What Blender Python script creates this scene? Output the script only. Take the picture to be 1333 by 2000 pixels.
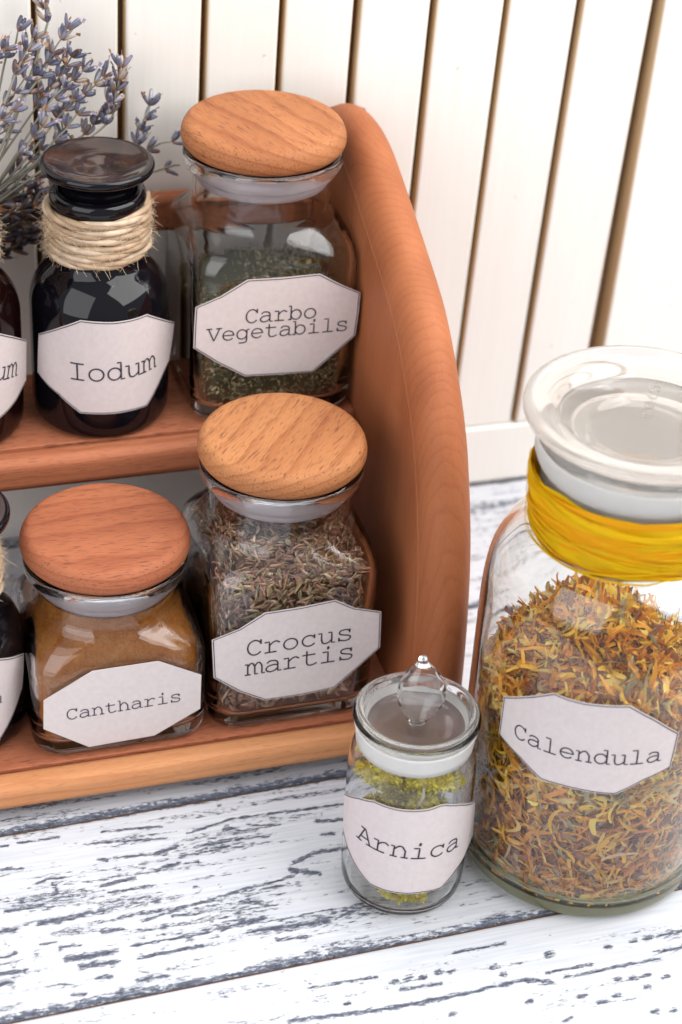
import bpy, bmesh, math, random
import numpy as np
from mathutils import Vector, Matrix

random.seed(7)
MM = 0.001
ZT = 120.0          # measured heights count from the jar lids; the table top is z = 0
for o in list(bpy.data.objects):
    bpy.data.objects.remove(o)
scene = bpy.context.scene
COL = scene.collection
CAM = {'f': 3912.1348095603344, 'r': [0.957806, -0.281852, 0.056268], 'u': [0.116379, 0.559334, 0.820732], 'w': [0.262798, 0.779554, -0.568535], 'C': [-159.418, -565.786, 380.144]}
LABELS = {'carbo': {'surf': ['flat', 18.9, 47.49], 'poly': [[-12.72, 39.83], [0.5, 39.46], [14.29, 39.65], [21.81, 34.85], [30.06, 30.44], [29.94, 21.93], [29.19, 12.53], [13.74, -1.4], [0.26, -1.04], [-12.63, -0.32], [-23.16, 6.62], [-32.13, 13.8], [-31.98, 22.68], [-31.64, 30.5], [-22.38, 34.13]], 'text': [('Carbo', [-13.3, 22.26], [13.71, 21.83]), ('Vegetabils', [-27.07, 15.95], [26.12, 15.29])]}, 'crocus': {'surf': ['flat', 8.0, -31.45], 'poly': [[-12.86, -48.93], [0.35, -48.54], [12.97, -47.41], [20.51, -52.22], [30.46, -55.5], [31.1, -71.94], [14.85, -87.96], [2.25, -89.15], [-11.43, -89.15], [-21.2, -83.26], [-30.7, -75.15], [-31.72, -57.97], [-22.0, -54.68]], 'text': [('Crocus', [-19.13, -67.19], [20.25, -66.06]), ('martis', [-18.69, -76.02], [21.33, -74.95])]}, 'cantharis': {'surf': ['flat', -55.25, -31.95], 'poly': [[-10.94, -63.93], [12.43, -63.63], [27.9, -72.6], [27.77, -88.15], [11.08, -97.64], [-12.6, -98.47], [-28.51, -87.04], [-28.14, -74.1]], 'text': [('Cantharis', [-20.43, -84.28], [20.76, -83.01])]}, 'iodum': {'surf': ['cyl', -43.3, 69.8, 25.75, -1.8326, -40.0, 27.0], 'poly': [[-23.69, 18.51], [-12.45, 25.65], [-4.72, 30.17], [1.08, 29.95], [6.54, 29.59], [13.6, 29.47], [20.42, 29.53], [28.05, 24.53], [37.14, 18.73], [36.08, 12.14], [33.5, 3.74], [26.56, -2.61], [20.31, -8.66], [12.76, -8.41], [6.2, -8.38], [0.58, -8.29], [-5.43, -8.45], [-14.01, -2.78], [-25.59, 1.42], [-24.8, 9.96]], 'text': [('Iodum', [-9.25, 5.64], [24.58, 6.25])]}, 'um': {'surf': ['cyl', -97.5, 69.8, 25.75, -1.8326, -40.0, 30.0], 'poly': [[6.14, 35.43], [12.66, 33.02], [22.94, 26.42], [29.51, 22.33], [39.21, 15.76], [38.55, 7.85], [37.86, -0.65], [30.63, -4.63], [21.09, -7.56], [12.61, -6.43], [4.01, -5.05], [-2.8, 13.31], [-1.87, 28.65]], 'text': [('um', [18.5, 8.84], [30.98, 5.5])]}, 'low': {'surf': ['cyl', -110.5, -1.0, 25.75, -1.8326, -40.0, 30.0], 'poly': [[9.29, -54.13], [14.97, -57.81], [21.52, -60.57], [27.67, -63.76], [35.29, -67.57], [34.4, -75.46], [32.88, -82.21], [26.08, -89.65], [19.68, -96.21], [11.9, -95.56], [4.83, -75.81], [5.58, -61.3]], 'text': [('a', [17.62, -79.19], [21.4, -79.8])]}, 'arnica': {'surf': ['cyl', 29.2, -98.4, 21.9, -1.8326, -29.0, 28.0], 'poly': [[-31.99, -79.08], [-21.44, -71.76], [-14.55, -68.5], [-10.48, -68.36], [-5.72, -68.3], [-0.7, -67.99], [4.34, -67.67], [8.54, -66.78], [10.6, -67.26], [17.31, -70.6], [32.81, -81.42], [35.48, -90.16], [38.24, -103.11], [26.92, -99.58], [19.4, -101.93], [12.5, -106.55], [5.44, -106.08], [-0.85, -106.33], [-7.14, -106.24], [-13.16, -105.87], [-19.28, -102.2], [-26.2, -97.39], [-30.56, -93.96], [-31.64, -86.11]], 'text': [('Arnica', [-19.76, -88.62], [18.37, -90.45])]}, 'calendula': {'surf': ['cyl', 97.3, -93.0, 44.8, -2.0071, -60.0, 60.0], 'poly': [[-35.78, -35.39], [-25.13, -28.11], [-17.22, -22.55], [-12.3, -22.76], [-6.48, -22.56], [0.24, -21.91], [7.47, -21.26], [16.47, -27.25], [26.02, -35.13], [25.81, -42.28], [25.48, -49.25], [16.75, -52.88], [7.73, -58.77], [1.63, -58.82], [-4.81, -58.71], [-10.78, -58.81], [-17.34, -59.23], [-25.88, -54.62], [-35.82, -51.22], [-35.77, -42.85]], 'text': [('Calendula', [-29.32, -47.41], [20.98, -45.18])]}}
STREAKS = [([[-62.3, -98.4], [-45.9, -95.3], [-26.3, -92.1], [-16.5, -91.2], [-6.4, -89.5]], 0.29), ([[-5.1, -83.1], [4.0, -80.5], [12.9, -80.5]], 0.58), ([[-7.1, -86.7], [2.0, -90.8]], 0.87), ([[-35.3, -67.9], [-24.1, -67.8]], 0.51), ([[-22.1, -67.5], [-10.6, -68.8]], 0.29), ([[-51.3, -68.3], [-43.7, -66.6]], 0.72), ([[-65.3, -67.0], [-51.3, -68.3]], 0.29), ([[-52.5, -76.1], [-44.6, -74.6]], 0.58), ([[-42.3, -75.1], [-37.6, -75.5]], 0.36), ([[-105.0, -63.5], [-97.8, -64.8]], 0.36), ([[-71.4, -66.3], [-68.3, -67.7]], 0.51), ([[-94.0, -73.0], [-88.7, -71.6], [-84.2, -72.4]], 0.43), ([[-88.7, -74.2], [-87.4, -80.4]], 0.29), ([[-106.2, -83.6], [-93.1, -84.2]], 0.51), ([[-96.2, -91.6], [-85.3, -91.7]], 0.72), ([[-109.3, -92.3], [-103.9, -92.3]], 0.72), ([[-72.4, -79.3], [-60.9, -78.1]], 0.51), ([[-71.2, -82.9], [-55.4, -83.1]], 0.29), ([[-89.8, -109.7], [-74.6, -109.7]], 1.01), ([[-86.1, -113.6], [-74.7, -114.5]], 0.87), ([[-76.4, -100.1], [-68.8, -100.6]], 0.58), ([[-91.5, -103.6], [-84.4, -104.3]], 0.36), ([[-97.3, -101.0], [-91.9, -101.3]], 0.22), ([[-68.1, -108.5], [-41.5, -108.6]], 0.36), ([[-67.0, -114.3], [-45.5, -113.8]], 0.51), ([[-37.7, -108.0], [-22.4, -106.6]], 0.65), ([[-27.5, -111.7], [-1.4, -112.8]], 0.8), ([[-112.0, -110.4], [-104.2, -111.1]], 0.65), ([[-111.0, -104.0], [-105.6, -102.9]], 0.43), ([[-112.6, -114.9], [-109.2, -115.2]], 0.65), ([[-68.9, -123.7], [-59.6, -124.1]], 0.65), ([[-81.4, -119.5], [-77.6, -120.4]], 0.65), ([[-27.7, -97.7], [-21.3, -98.9]], 0.65), ([[8.2, -65.4], [19.0, -66.5]], 0.58), ([[-14.8, -62.2], [-5.4, -64.0]], 0.36), ([[-25.7, -62.1], [-20.2, -62.0]], 0.51), ([[-96.8, -52.3], [-82.6, -52.5]], 0.22), ([[-72.2, -58.0], [-46.0, -61.6]], 0.29), ([[-67.5, -53.3], [-46.6, -55.3]], 0.22), ([[-38.1, -61.0], [-21.5, -57.2], [20.2, -58.9]], 0.22), ([[-103.3, -52.4], [-100.6, -52.7]], 0.29), ([[-81.9, -90.6], [-73.2, -90.8]], 0.65), ([[8.4, -71.8], [12.1, -72.7]], 0.58), ([[-20.4, -116.8], [-10.5, -118.2]], 0.43), ([[-78.3, -128.7], [-75.3, -126.8]], 0.87), ([[-90.8, -124.9], [-86.5, -125.6]], 0.43), ([[-107.9, -128.8], [-103.6, -128.7]], 0.58), ([[-52.2, -98.5], [-41.3, -99.6]], 0.36), ([[-25.3, -151.8], [-19.8, -152.3], [3.3, -154.3], [33.2, -154.6], [47.4, -153.5], [54.4, -153.3], [63.2, -156.4]], 0.58), ([[68.1, -155.5], [83.9, -155.3], [103.3, -155.4]], 0.36), ([[62.9, -152.1], [79.0, -152.2]], 0.29), ([[35.5, -136.7], [53.7, -136.4]], 0.36), ([[106.1, -145.6], [116.1, -145.4]], 0.51), ([[-16.3, -140.0], [7.1, -140.7]], 0.22), ([[101.8, -151.8], [112.9, -152.5]], 0.29), ([[13.1, -147.7], [27.6, -148.1]], 0.22), ([[21.7, -144.4], [23.3, -144.3]], 0.58), ([[26.8, -143.8], [28.4, -143.6]], 0.58), ([[16.5, -143.8], [18.1, -143.7]], 0.58), ([[11.6, -143.9], [13.2, -143.8]], 0.58), ([[31.6, -144.3], [33.2, -144.1]], 0.58), ([[45.9, -145.8], [47.6, -145.7]], 0.58), ([[48.1, -149.5], [49.7, -149.4]], 0.58), ([[66.0, -144.6], [67.7, -144.5]], 0.58), ([[69.8, -164.1], [71.5, -164.0]], 0.58), ([[75.6, -168.3], [77.2, -168.2]], 0.58), ([[81.2, -166.8], [82.9, -166.7]], 0.58), ([[52.0, -162.8], [53.6, -162.7]], 0.58), ([[91.3, -176.0], [93.0, -175.9]], 0.58), ([[96.8, -177.3], [98.4, -177.2]], 0.58), ([[25.6, -161.6], [27.2, -161.5]], 0.58), ([[-6.0, -149.5], [-4.4, -149.4]], 0.58), ([[92.3, -165.7], [94.0, -165.6]], 0.58), ([[62.0, -172.5], [63.6, -172.5]], 0.58), ([[84.3, -160.7], [86.0, -160.6]], 0.58), ([[89.6, -161.3], [91.3, -161.2]], 0.58), ([[94.7, -161.3], [96.4, -161.2]], 0.58), ([[100.5, -163.3], [102.2, -163.2]], 0.58), ([[86.7, -146.5], [88.4, -146.4]], 0.58), ([[96.4, -145.6], [98.1, -145.4]], 0.58), ([[101.6, -145.5], [103.3, -145.4]], 0.58)]
SPRIGS = [[[-89.0, 101.3, 38.6], [-53.8, 104.9, 116.5], [-55.9, 103.1, 133.8]], [[-92.6, 99.4, 44.7], [-66.4, 100.2, 100.2], [-59.2, 102.2, 112.7]], [[-93.7, 106.8, 37.1], [-57.3, 103.2, 97.5], [-46.8, 104.8, 114.2]], [[-92.5, 104.4, 37.6], [-58.8, 105.3, 85.0], [-45.8, 103.5, 104.3]], [[-94.3, 99.5, 36.2], [-56.6, 102.1, 85.3], [-41.4, 102.8, 99.5]], [[-94.1, 106.0, 32.7], [-70.0, 105.6, 86.7], [-62.7, 103.6, 97.2]], [[-96.3, 102.5, 38.8], [-48.9, 103.8, 84.0], [-34.2, 102.6, 96.3]], [[-89.0, 100.2, 41.2], [-34.9, 99.6, 79.0], [-28.6, 100.4, 100.3]], [[-88.9, 101.6, 41.4], [-53.4, 100.9, 73.7], [-44.6, 102.1, 83.1]], [[-91.8, 99.1, 42.8], [-42.1, 101.6, 75.2], [-32.6, 103.3, 86.9]], [[-88.0, 106.6, 37.4], [-66.5, 96.9, 71.5], [-57.6, 96.5, 81.9]], [[-90.8, 104.9, 39.8], [-68.8, 106.3, 57.3], [-57.2, 107.0, 68.3]], [[-91.7, 104.1, 40.5], [-21.3, 108.5, 66.5], [-16.8, 107.0, 82.5]], [[-90.0, 105.4, 38.1], [-17.4, 108.6, 64.2], [-8.0, 107.4, 67.3]], [[-88.6, 104.7, 38.3], [-11.5, 105.3, 57.8], [-5.6, 105.7, 58.4]], [[-86.9, 105.5, 34.1], [-68.5, 106.4, 104.5], [-64.2, 105.0, 114.2]], [[-96.9, 103.4, 25.8], [-73.3, 103.8, 49.6], [-58.9, 103.8, 58.7]], [[-97.3, 99.0, 28.1], [-72.3, 106.5, 38.8], [-56.9, 106.2, 49.2]], [[-97.1, 101.6, 26.7], [-68.4, 102.9, 31.9], [-55.4, 104.9, 41.3]], [[-88.5, 102.2, 41.8], [-76.4, 98.1, 81.6], [-68.3, 96.4, 88.6]], [[-88.4, 103.2, 41.5], [-62.2, 105.4, 91.1], [-53.9, 104.5, 102.5]], [[-96.7, 105.9, 24.5], [-79.9, 101.4, 33.7], [-66.6, 100.5, 41.3]], [[-95.6, 100.6, 44.9], [-79.8, 100.9, 97.9], [-70.5, 100.3, 109.9]], [[-88.0, 102.6, 38.2], [-81.3, 106.2, 68.4], [-69.9, 106.9, 76.2]], [[-93.4, 102.2, 35.6], [-49.9, 105.4, 68.4], [-49.6, 105.8, 79.2]], [[-96.8, 104.6, 25.2], [-74.2, 104.1, 48.5], [-63.1, 102.1, 54.3]], [[-97.2, 100.6, 27.3], [-71.6, 96.4, 47.9], [-56.9, 94.6, 53.3]], [[-97.1, 101.8, 26.6], [-76.3, 98.4, 40.1], [-63.1, 97.9, 46.5]], [[-96.6, 106.5, 24.1], [-68.6, 100.6, 38.3], [-55.3, 100.1, 42.7]], [[-97.2, 100.8, 27.1], [-74.2, 103.8, 27.7], [-64.2, 105.3, 32.4]], [[-97.1, 101.5, 26.8], [-65.2, 101.6, 49.0], [-55.1, 101.5, 56.0]]]

# ------------------------------------------------------------------ camera
cd = bpy.data.cameras.new('camera'); camo = bpy.data.objects.new('camera', cd); COL.objects.link(camo)
r_, u_, w_, C_ = (Vector(CAM[k]) for k in ('r', 'u', 'w', 'C'))
m3 = Matrix((r_, u_, -w_)).transposed()
camo.matrix_world = Matrix.Translation(Vector((C_.x, C_.y, C_.z + ZT)) * MM) @ m3.to_4x4()
cd.sensor_fit = 'HORIZONTAL'; cd.sensor_width = 24.0; cd.lens = 24.0 * CAM['f'] / 1333.0
cd.clip_start = 0.01; cd.clip_end = 50
cd.dof.use_dof = True; cd.dof.focus_distance = 0.685; cd.dof.aperture_fstop = 9.5
scene.camera = camo

# ------------------------------------------------------------------ world and lamps
wd = bpy.data.worlds.new('World'); scene.world = wd; wd.use_nodes = True
bg = wd.node_tree.nodes['Background']; bg.inputs[0].default_value = (0.93, 0.94, 1.0, 1); bg.inputs[1].default_value = 0.45
scene.view_settings.view_transform = 'Standard'; scene.view_settings.look = 'None'
scene.view_settings.exposure = 0.14; scene.view_settings.gamma = 1.0
def area(name, loc, target, sx, sy, power, color):
    l = bpy.data.lights.new(name, 'AREA'); l.shape = 'RECTANGLE'; l.size = sx; l.size_y = sy; l.energy = power; l.color = color
    o = bpy.data.objects.new(name, l); COL.objects.link(o); o.location = loc
    o.rotation_euler = (Vector(target) - Vector(loc)).to_track_quat('-Z', 'Y').to_euler(); return o
area('softbox_right', (0.85, -0.50, 1.10), (0.05, 0.0, 0.08), 1.5, 1.1, 25, (1.0, 0.985, 0.96))
area('softbox_left', (-0.95, -0.75, 0.70), (0.0, 0.0, 0.08), 1.1, 1.3, 11, (0.97, 0.98, 1.0))
area('softbox_top', (0.2, 0.16, 1.3), (0.05, 0.05, 0.0), 1.3, 0.7, 12, (1.0, 0.99, 0.97))
scene.render.engine = 'CYCLES'
cy = scene.cycles
cy.use_denoising = True; cy.max_bounces = 14; cy.transmission_bounces = 14; cy.diffuse_bounces = 4; cy.glossy_bounces = 6
cy.transparent_max_bounces = 12; cy.caustics_reflective = False; cy.caustics_refractive = True; cy.sample_clamp_indirect = 6.0
cy.blur_glossy = 0.3

# ------------------------------------------------------------------ node helpers
def mat(name):
    m = bpy.data.materials.new(name); m.use_nodes = True
    nt = m.node_tree; b = nt.nodes['Principled BSDF']
    return m, nt, b
def N(nt, typ, **kw):
    n = nt.nodes.new(typ)
    for k, v in kw.items():
        if k in n.inputs.keys() if not k.startswith('_') else False: n.inputs[k].default_value = v
        else: setattr(n, k.lstrip('_'), v)
    return n
def L(nt, a, b): nt.links.new(a, b)
def coords(nt, scale=1000.0, rot=(0, 0, 0), sc=(1, 1, 1), off=(0, 0, 0)):
    tc = N(nt, 'ShaderNodeTexCoord')
    m1 = N(nt, 'ShaderNodeMapping'); m1.inputs['Scale'].default_value = (scale,) * 3
    m2 = N(nt, 'ShaderNodeMapping'); m2.inputs['Rotation'].default_value = rot; m2.inputs['Scale'].default_value = sc; m2.inputs['Location'].default_value = off
    L(nt, tc.outputs['Object'], m1.inputs[0]); L(nt, m1.outputs[0], m2.inputs[0]); return m2.outputs[0]
def noise(nt, vec, scale, detail=3, rough=0.5, sc=None, dist=0.0):
    if sc:
        m = N(nt, 'ShaderNodeMapping'); m.inputs['Scale'].default_value = sc; L(nt, vec, m.inputs[0]); vec = m.outputs[0]
    n = N(nt, 'ShaderNodeTexNoise'); n.inputs['Scale'].default_value = scale; n.inputs['Detail'].default_value = detail
    n.inputs['Roughness'].default_value = rough; n.inputs['Distortion'].default_value = dist; L(nt, vec, n.inputs['Vector']); return n.outputs['Fac']
def ramp(nt, fac, stops, interp='LINEAR'):
    r = N(nt, 'ShaderNodeValToRGB'); cr = r.color_ramp; cr.interpolation = interp
    while len(cr.elements) < len(stops): cr.elements.new(0.5)
    for e, (p, c) in zip(cr.elements, stops):
        e.position = p; e.color = (*c, 1) if len(c) == 3 else c
    L(nt, fac, r.inputs[0]); return r.outputs[0]
def mixc(nt, fac, a, b, mode='MIX'):
    m = N(nt, 'ShaderNodeMix'); m.data_type = 'RGBA'; m.blend_type = mode
    for s, v in ((m.inputs[0], fac), (m.inputs[6], a), (m.inputs[7], b)):
        if isinstance(v, (int, float)): s.default_value = v
        elif isinstance(v, tuple): s.default_value = (*v, 1) if len(v) == 3 else v
        else: L(nt, v, s)
    return m.outputs[2]
def math_(nt, op, a, b=0.0, clamp=False):
    m = N(nt, 'ShaderNodeMath'); m.operation = op; m.use_clamp = clamp
    for s, v in ((m.inputs[0], a), (m.inputs[1], b)):
        if isinstance(v, (int, float)): s.default_value = v
        else: L(nt, v, s)
    return m.outputs[0]
def bump(nt, b, h, dist=0.0002, strength=0.5):
    n = N(nt, 'ShaderNodeBump'); n.inputs['Strength'].default_value = strength; n.inputs['Distance'].default_value = dist
    L(nt, h, n.inputs['Height']); L(nt, n.outputs[0], b.inputs['Normal'])

# ------------------------------------------------------------------ materials
def beech(name, light, dark, rot=(0, 0, 0), centre=(0, 40, 0), fleck=(0.16, 0.055, 0.03), fleck_amt=1.0, ringw=1.0, ringmix=0.5, wobble=9.0):
    """beech wood, grain along local X after rot; growth rings are cylinders round that axis"""
    m, nt, b = mat(name)
    v = coords(nt, rot=rot, off=centre)
    wob = noise(nt, v, 0.035, 3, 0.5, sc=(0.35, 1, 1))
    wv = N(nt, 'ShaderNodeVectorMath'); wv.operation = 'MULTIPLY_ADD'
    comb = N(nt, 'ShaderNodeCombineXYZ'); L(nt, wob, comb.inputs[1]); L(nt, wob, comb.inputs[2])
    L(nt, comb.outputs[0], wv.inputs[0]); wv.inputs[1].default_value = (0, wobble, wobble); L(nt, v, wv.inputs[2])
    wave = N(nt, 'ShaderNodeTexWave'); wave.wave_type = 'RINGS'; wave.rings_direction = 'X'; wave.wave_profile = 'SAW'
    wave.inputs['Scale'].default_value = 0.075 * ringw; wave.inputs['Distortion'].default_value = 1.2; wave.inputs['Detail'].default_value = 3
    wave.inputs['Detail Scale'].default_value = 0.12
    L(nt, wv.outputs[0], wave.inputs['Vector'])
    rings = ramp(nt, wave.outputs['Fac'], [(0.0, (0.12,) * 3), (0.62, (0.26,) * 3), (0.90, (1,) * 3), (1.0, (0.12,) * 3)])
    broad = noise(nt, v, 0.05, 2, 0.5, sc=(0.3, 1, 1))
    streak = noise(nt, v, 1.6, 5, 0.65, sc=(0.06, 1, 1))
    k = math_(nt, 'ADD', math_(nt, 'MULTIPLY', rings, ringmix), math_(nt, 'MULTIPLY', streak, 0.45))
    k = math_(nt, 'ADD', k, math_(nt, 'MULTIPLY', math_(nt, 'SUBTRACT', broad, 0.5), 1.1), True)
    col = mixc(nt, k, light, dark)
    # medullary flecks: short dashes lying along the grain
    f1 = noise(nt, v, 1.3, 1, 0.4, sc=(0.15, 1.5, 1.5), dist=0.1)
    f2 = noise(nt, v, 2.6, 1, 0.4, sc=(0.11, 1.2, 1.2))
    fa = ramp(nt, f1, [(0.61, (0,) * 3), (0.68, (1,) * 3)]); fb = ramp(nt, f2, [(0.57, (0,) * 3), (0.67, (1,) * 3)])
    ff = math_(nt, 'MULTIPLY', math_(nt, 'ADD', fa, math_(nt, 'MULTIPLY', fb, 0.5), True), 0.75 * fleck_amt)
    col = mixc(nt, ff, col, fleck)
    L(nt, col, b.inputs['Base Color'])
    b.inputs['Roughness'].default_value = 0.58; b.inputs['Specular IOR Level'].default_value = 0.22
    h = math_(nt, 'ADD', math_(nt, 'MULTIPLY', streak, 0.35), math_(nt, 'MULTIPLY', ff, -0.8))
    bump(nt, b, h, 0.00025, 0.35)
    return m
LT = (0.62, 0.335, 0.165); DK = (0.47, 0.20, 0.083)
M = {}
M['lid_carbo'] = beech('beech_lid_golden', (0.46, 0.185, 0.072), (0.28, 0.088, 0.032), rot=(0, 0, math.radians(68)), centre=(0, 40, 95), ringmix=0.62, ringw=1.15, wobble=5.0)
M['lid_crocus'] = beech('beech_lid_light', (0.47, 0.205, 0.08), (0.30, 0.102, 0.037), rot=(0, 0, math.radians(-50)), centre=(0, 40, 90), ringmix=0.6, ringw=1.3, wobble=5.0)
M['lid_cantharis'] = beech('beech_lid_red', (0.43, 0.148, 0.07), (0.26, 0.07, 0.032), rot=(0, 0, math.radians(0)), centre=(5, 24, 90), ringmix=0.5, ringw=1.4, wobble=6.0)
M['rail_low'] = beech('beech_rail_light', (0.60, 0.285, 0.13), (0.45, 0.175, 0.07), rot=(math.radians(20), 0, 0), centre=(0, 30, 60), fleck=(0.40, 0.16, 0.07), fleck_amt=0.75)
M['rail_up'] = beech('beech_rail_red', (0.45, 0.165, 0.08), (0.32, 0.095, 0.043), centre=(30, 30, 50), fleck=(0.27, 0.09, 0.05))
M['panel'] = beech('beech_side', (0.42, 0.145, 0.058), (0.25, 0.068, 0.025), rot=(0, math.radians(90), 0), centre=(0, -95, 64), fleck_amt=0.25, ringw=1.5, ringmix=0.24, wobble=22.0)
M['shelf'] = beech('beech_shelf', (0.46, 0.165, 0.085), (0.34, 0.105, 0.05), centre=(10, 20, 50))

def glass(name, color=(0.97, 0.985, 0.985), rough=0.0, ior=1.46, spec=0.5):
    m, nt, b = mat(name)
    b.inputs['Base Color'].default_value = (*color, 1); b.inputs['Transmission Weight'].default_value = 1
    b.inputs['Roughness'].default_value = rough; b.inputs['IOR'].default_value = ior
    return m, nt, b
M['glass'] = glass('clear_jar_glass', (0.985, 0.99, 0.99))[0]
M['glass_big'] = glass('clear_bottle_glass', (0.985, 0.99, 0.975))[0]

def frosted(name, color, rough, white, amt):
    m, nt, b = glass(name, color, rough)
    v = coords(nt); n = noise(nt, v, 0.8, 3)
    pass
    d = N(nt, 'ShaderNodeBsdfPrincipled'); d.inputs['Base Color'].default_value = (*white, 1); d.inputs['Roughness'].default_value = 0.4
    mx = N(nt, 'ShaderNodeMixShader'); mx.inputs[0].default_value = amt
    L(nt, b.outputs[0], mx.inputs[1]); L(nt, d.outputs[0], mx.inputs[2]); L(nt, mx.outputs[0], nt.nodes['Material Output'].inputs[0])
    t = N(nt, 'ShaderNodeBsdfTranslucent'); t.inputs[0].default_value = (*white, 1)
    m2 = N(nt, 'ShaderNodeMixShader'); m2.inputs[0].default_value = 0.55
    L(nt, d.outputs[0], m2.inputs[1]); L(nt, t.outputs[0], m2.inputs[2]); L(nt, m2.outputs[0], mx.inputs[2])
    return m
M['stopper_clear'] = frosted('frosted_stopper_glass', (0.99, 0.98, 0.96), 0.06, (1.0, 0.93, 0.86), 0.24)
M['floor_reflection'] = frosted('stopper_floor_painted_reflection', (0.80, 0.72, 0.70), 0.05, (0.36, 0.28, 0.27), 0.5)  # reflection on the dish floor, put into the glass colour as grey brown
M['ground'] = frosted('ground_glass_joint', (0.99, 0.99, 0.98), 0.30, (0.97, 0.965, 0.95), 0.85)
M['glass_green'] = frosted('thick_base_glass', (0.94, 0.94, 0.68), 0.02, (0.80, 0.80, 0.50), 0.30)
M['gasket'] = frosted('silicone_gasket', (0.98, 0.94, 0.96), 0.25, (0.88, 0.79, 0.83), 0.8)
def darkglass(name, col, rough=0.03):
    m, nt, b = mat(name); b.inputs['Base Color'].default_value = (*col, 1); b.inputs['Roughness'].default_value = rough
    b.inputs['Specular IOR Level'].default_value = 0.36; b.inputs['IOR'].default_value = 1.5; return m
M['black'] = darkglass('near_black_glass', (0.0035, 0.003, 0.005), 0.035)
M['amber'] = darkglass('dark_amber_glass', (0.008, 0.0022, 0.002), 0.035)
def stopper_top():
    m, nt, b = mat('brown_stopper_glass')
    v = coords(nt); n = noise(nt, v, 0.07, 2, 0.5, dist=0.4)
    c = ramp(nt, n, [(0.36, (0.012, 0.007, 0.006)), (0.6, (0.045, 0.02, 0.014)), (0.8, (0.13, 0.035, 0.012))])
    L(nt, c, b.inputs['Base Color']); b.inputs['Roughness'].default_value = 0.14; b.inputs['Coat Weight'].default_value = 0.6
    b.inputs['Coat Roughness'].default_value = 0.05
    bump(nt, b, noise(nt, v, 0.25, 2), 0.0003, 0.12); return m
M['stopper_brown'] = stopper_top()
def paper():
    m, nt, b = mat('grey_lilac_paper'); v = coords(nt)
    n = noise(nt, v, 0.5, 4, 0.6); n2 = noise(nt, v, 2.6, 2, 0.6)
    c = ramp(nt, n, [(0.3, (0.585, 0.52, 0.515)), (0.7, (0.635, 0.57, 0.565))])
    c = mixc(nt, math_(nt, 'MULTIPLY', ramp(nt, n2, [(0.58, (0,) * 3), (0.8, (1,) * 3)]), 0.16), c, (0.50, 0.46, 0.46))
    L(nt, c, b.inputs['Base Color']); b.inputs['Roughness'].default_value = 0.85; b.inputs['Specular IOR Level'].default_value = 0.15
    bump(nt, b, n2, 0.0001, 0.2); return m
M['paper'] = paper()
def plain(name, col, rough=0.6, spec=0.3):
    m, nt, b = mat(name); v = coords(nt); n = noise(nt, v, 0.6, 3)
    L(nt, mixc(nt, n, tuple(c * 0.8 for c in col), tuple(min(1, c * 1.2) for c in col)), b.inputs['Base Color'])
    b.inputs['Roughness'].default_value = rough; b.inputs['Specular IOR Level'].default_value = spec; return m
M['ink'] = plain('printed_ink', (0.035, 0.028, 0.045), 0.7)
def tinted(name, rough=0.6, stripe=None, spec=0.3, trans=0.0):
    """colour comes from the piece's own dye value (vertex colour = pigment of each seed, petal or leaf, plus painted shade on the dark lavender tufts)"""
    m, nt, b = mat(name); a = N(nt, 'ShaderNodeAttribute'); a.attribute_name = 'tint'
    L(nt, a.outputs['Color'], b.inputs['Base Color'])
    if stripe:      # fibres of the raffia run round the neck
        v = coords(nt); f = noise(nt, v, 1.1, 5, 0.75, sc=(0.06, 0.06, 2.2), dist=0.12)
        L(nt, mixc(nt, ramp(nt, f, [(0.42, (0,) * 3), (0.62, (1,) * 3)]), a.outputs['Color'], stripe, 'MULTIPLY'), b.inputs['Base Color'])
        bump(nt, b, f, 0.0006, 0.9); b.inputs['Roughness'].default_value = rough; b.inputs['Specular IOR Level'].default_value = spec
    if trans:
        t = N(nt, 'ShaderNodeBsdfTranslucent'); L(nt, a.outputs['Color'], t.inputs[0])
        mx = N(nt, 'ShaderNodeMixShader'); mx.inputs[0].default_value = trans
        L(nt, b.outputs[0], mx.inputs[1]); L(nt, t.outputs[0], mx.inputs[2]); L(nt, mx.outputs[0], nt.nodes['Material Output'].inputs[0])
    return m
M['tint'] = tinted('dried_plant_matter'); M['petal'] = tinted('dried_petal', 0.5, trans=0.25); M['twine'] = tinted('jute_twine', 0.85, spec=0.1)
M['raffia'] = tinted('yellow_raffia', 0.45, stripe=(1.0, 0.88, 0.6), spec=0.2, trans=0.3)
def powder():
    m, nt, b = mat('ground_spice_powder'); v = coords(nt)
    n = noise(nt, v, 0.10, 5, 0.65); n2 = noise(nt, v, 0.95, 5, 0.85)
    c = ramp(nt, n, [(0.30, (0.27, 0.09, 0.018)), (0.5, (0.36, 0.13, 0.027)), (0.74, (0.42, 0.19, 0.07))])
    cr = noise(nt, v, 0.16, 4, 0.6, dist=1.6); crk = ramp(nt, math_(nt, 'ABSOLUTE', math_(nt, 'SUBTRACT', cr, 0.5)), [(0.0, (1,) * 3), (0.012, (0,) * 3)])
    c = mixc(nt, math_(nt, 'MULTIPLY', crk, 0.5), c, (0.16, 0.06, 0.02))
    c = mixc(nt, math_(nt, 'MULTIPLY', ramp(nt, n2, [(0.45, (0,) * 3), (0.62, (1,) * 3)]), 0.5), c, (0.15, 0.05, 0.01))
    L(nt, c, b.inputs['Base Color']); b.inputs['Roughness'].default_value = 0.95; b.inputs['Specular IOR Level'].default_value = 0.0
    bump(nt, b, n2, 0.0007, 1.0); return m
M['powder'] = powder()
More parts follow.
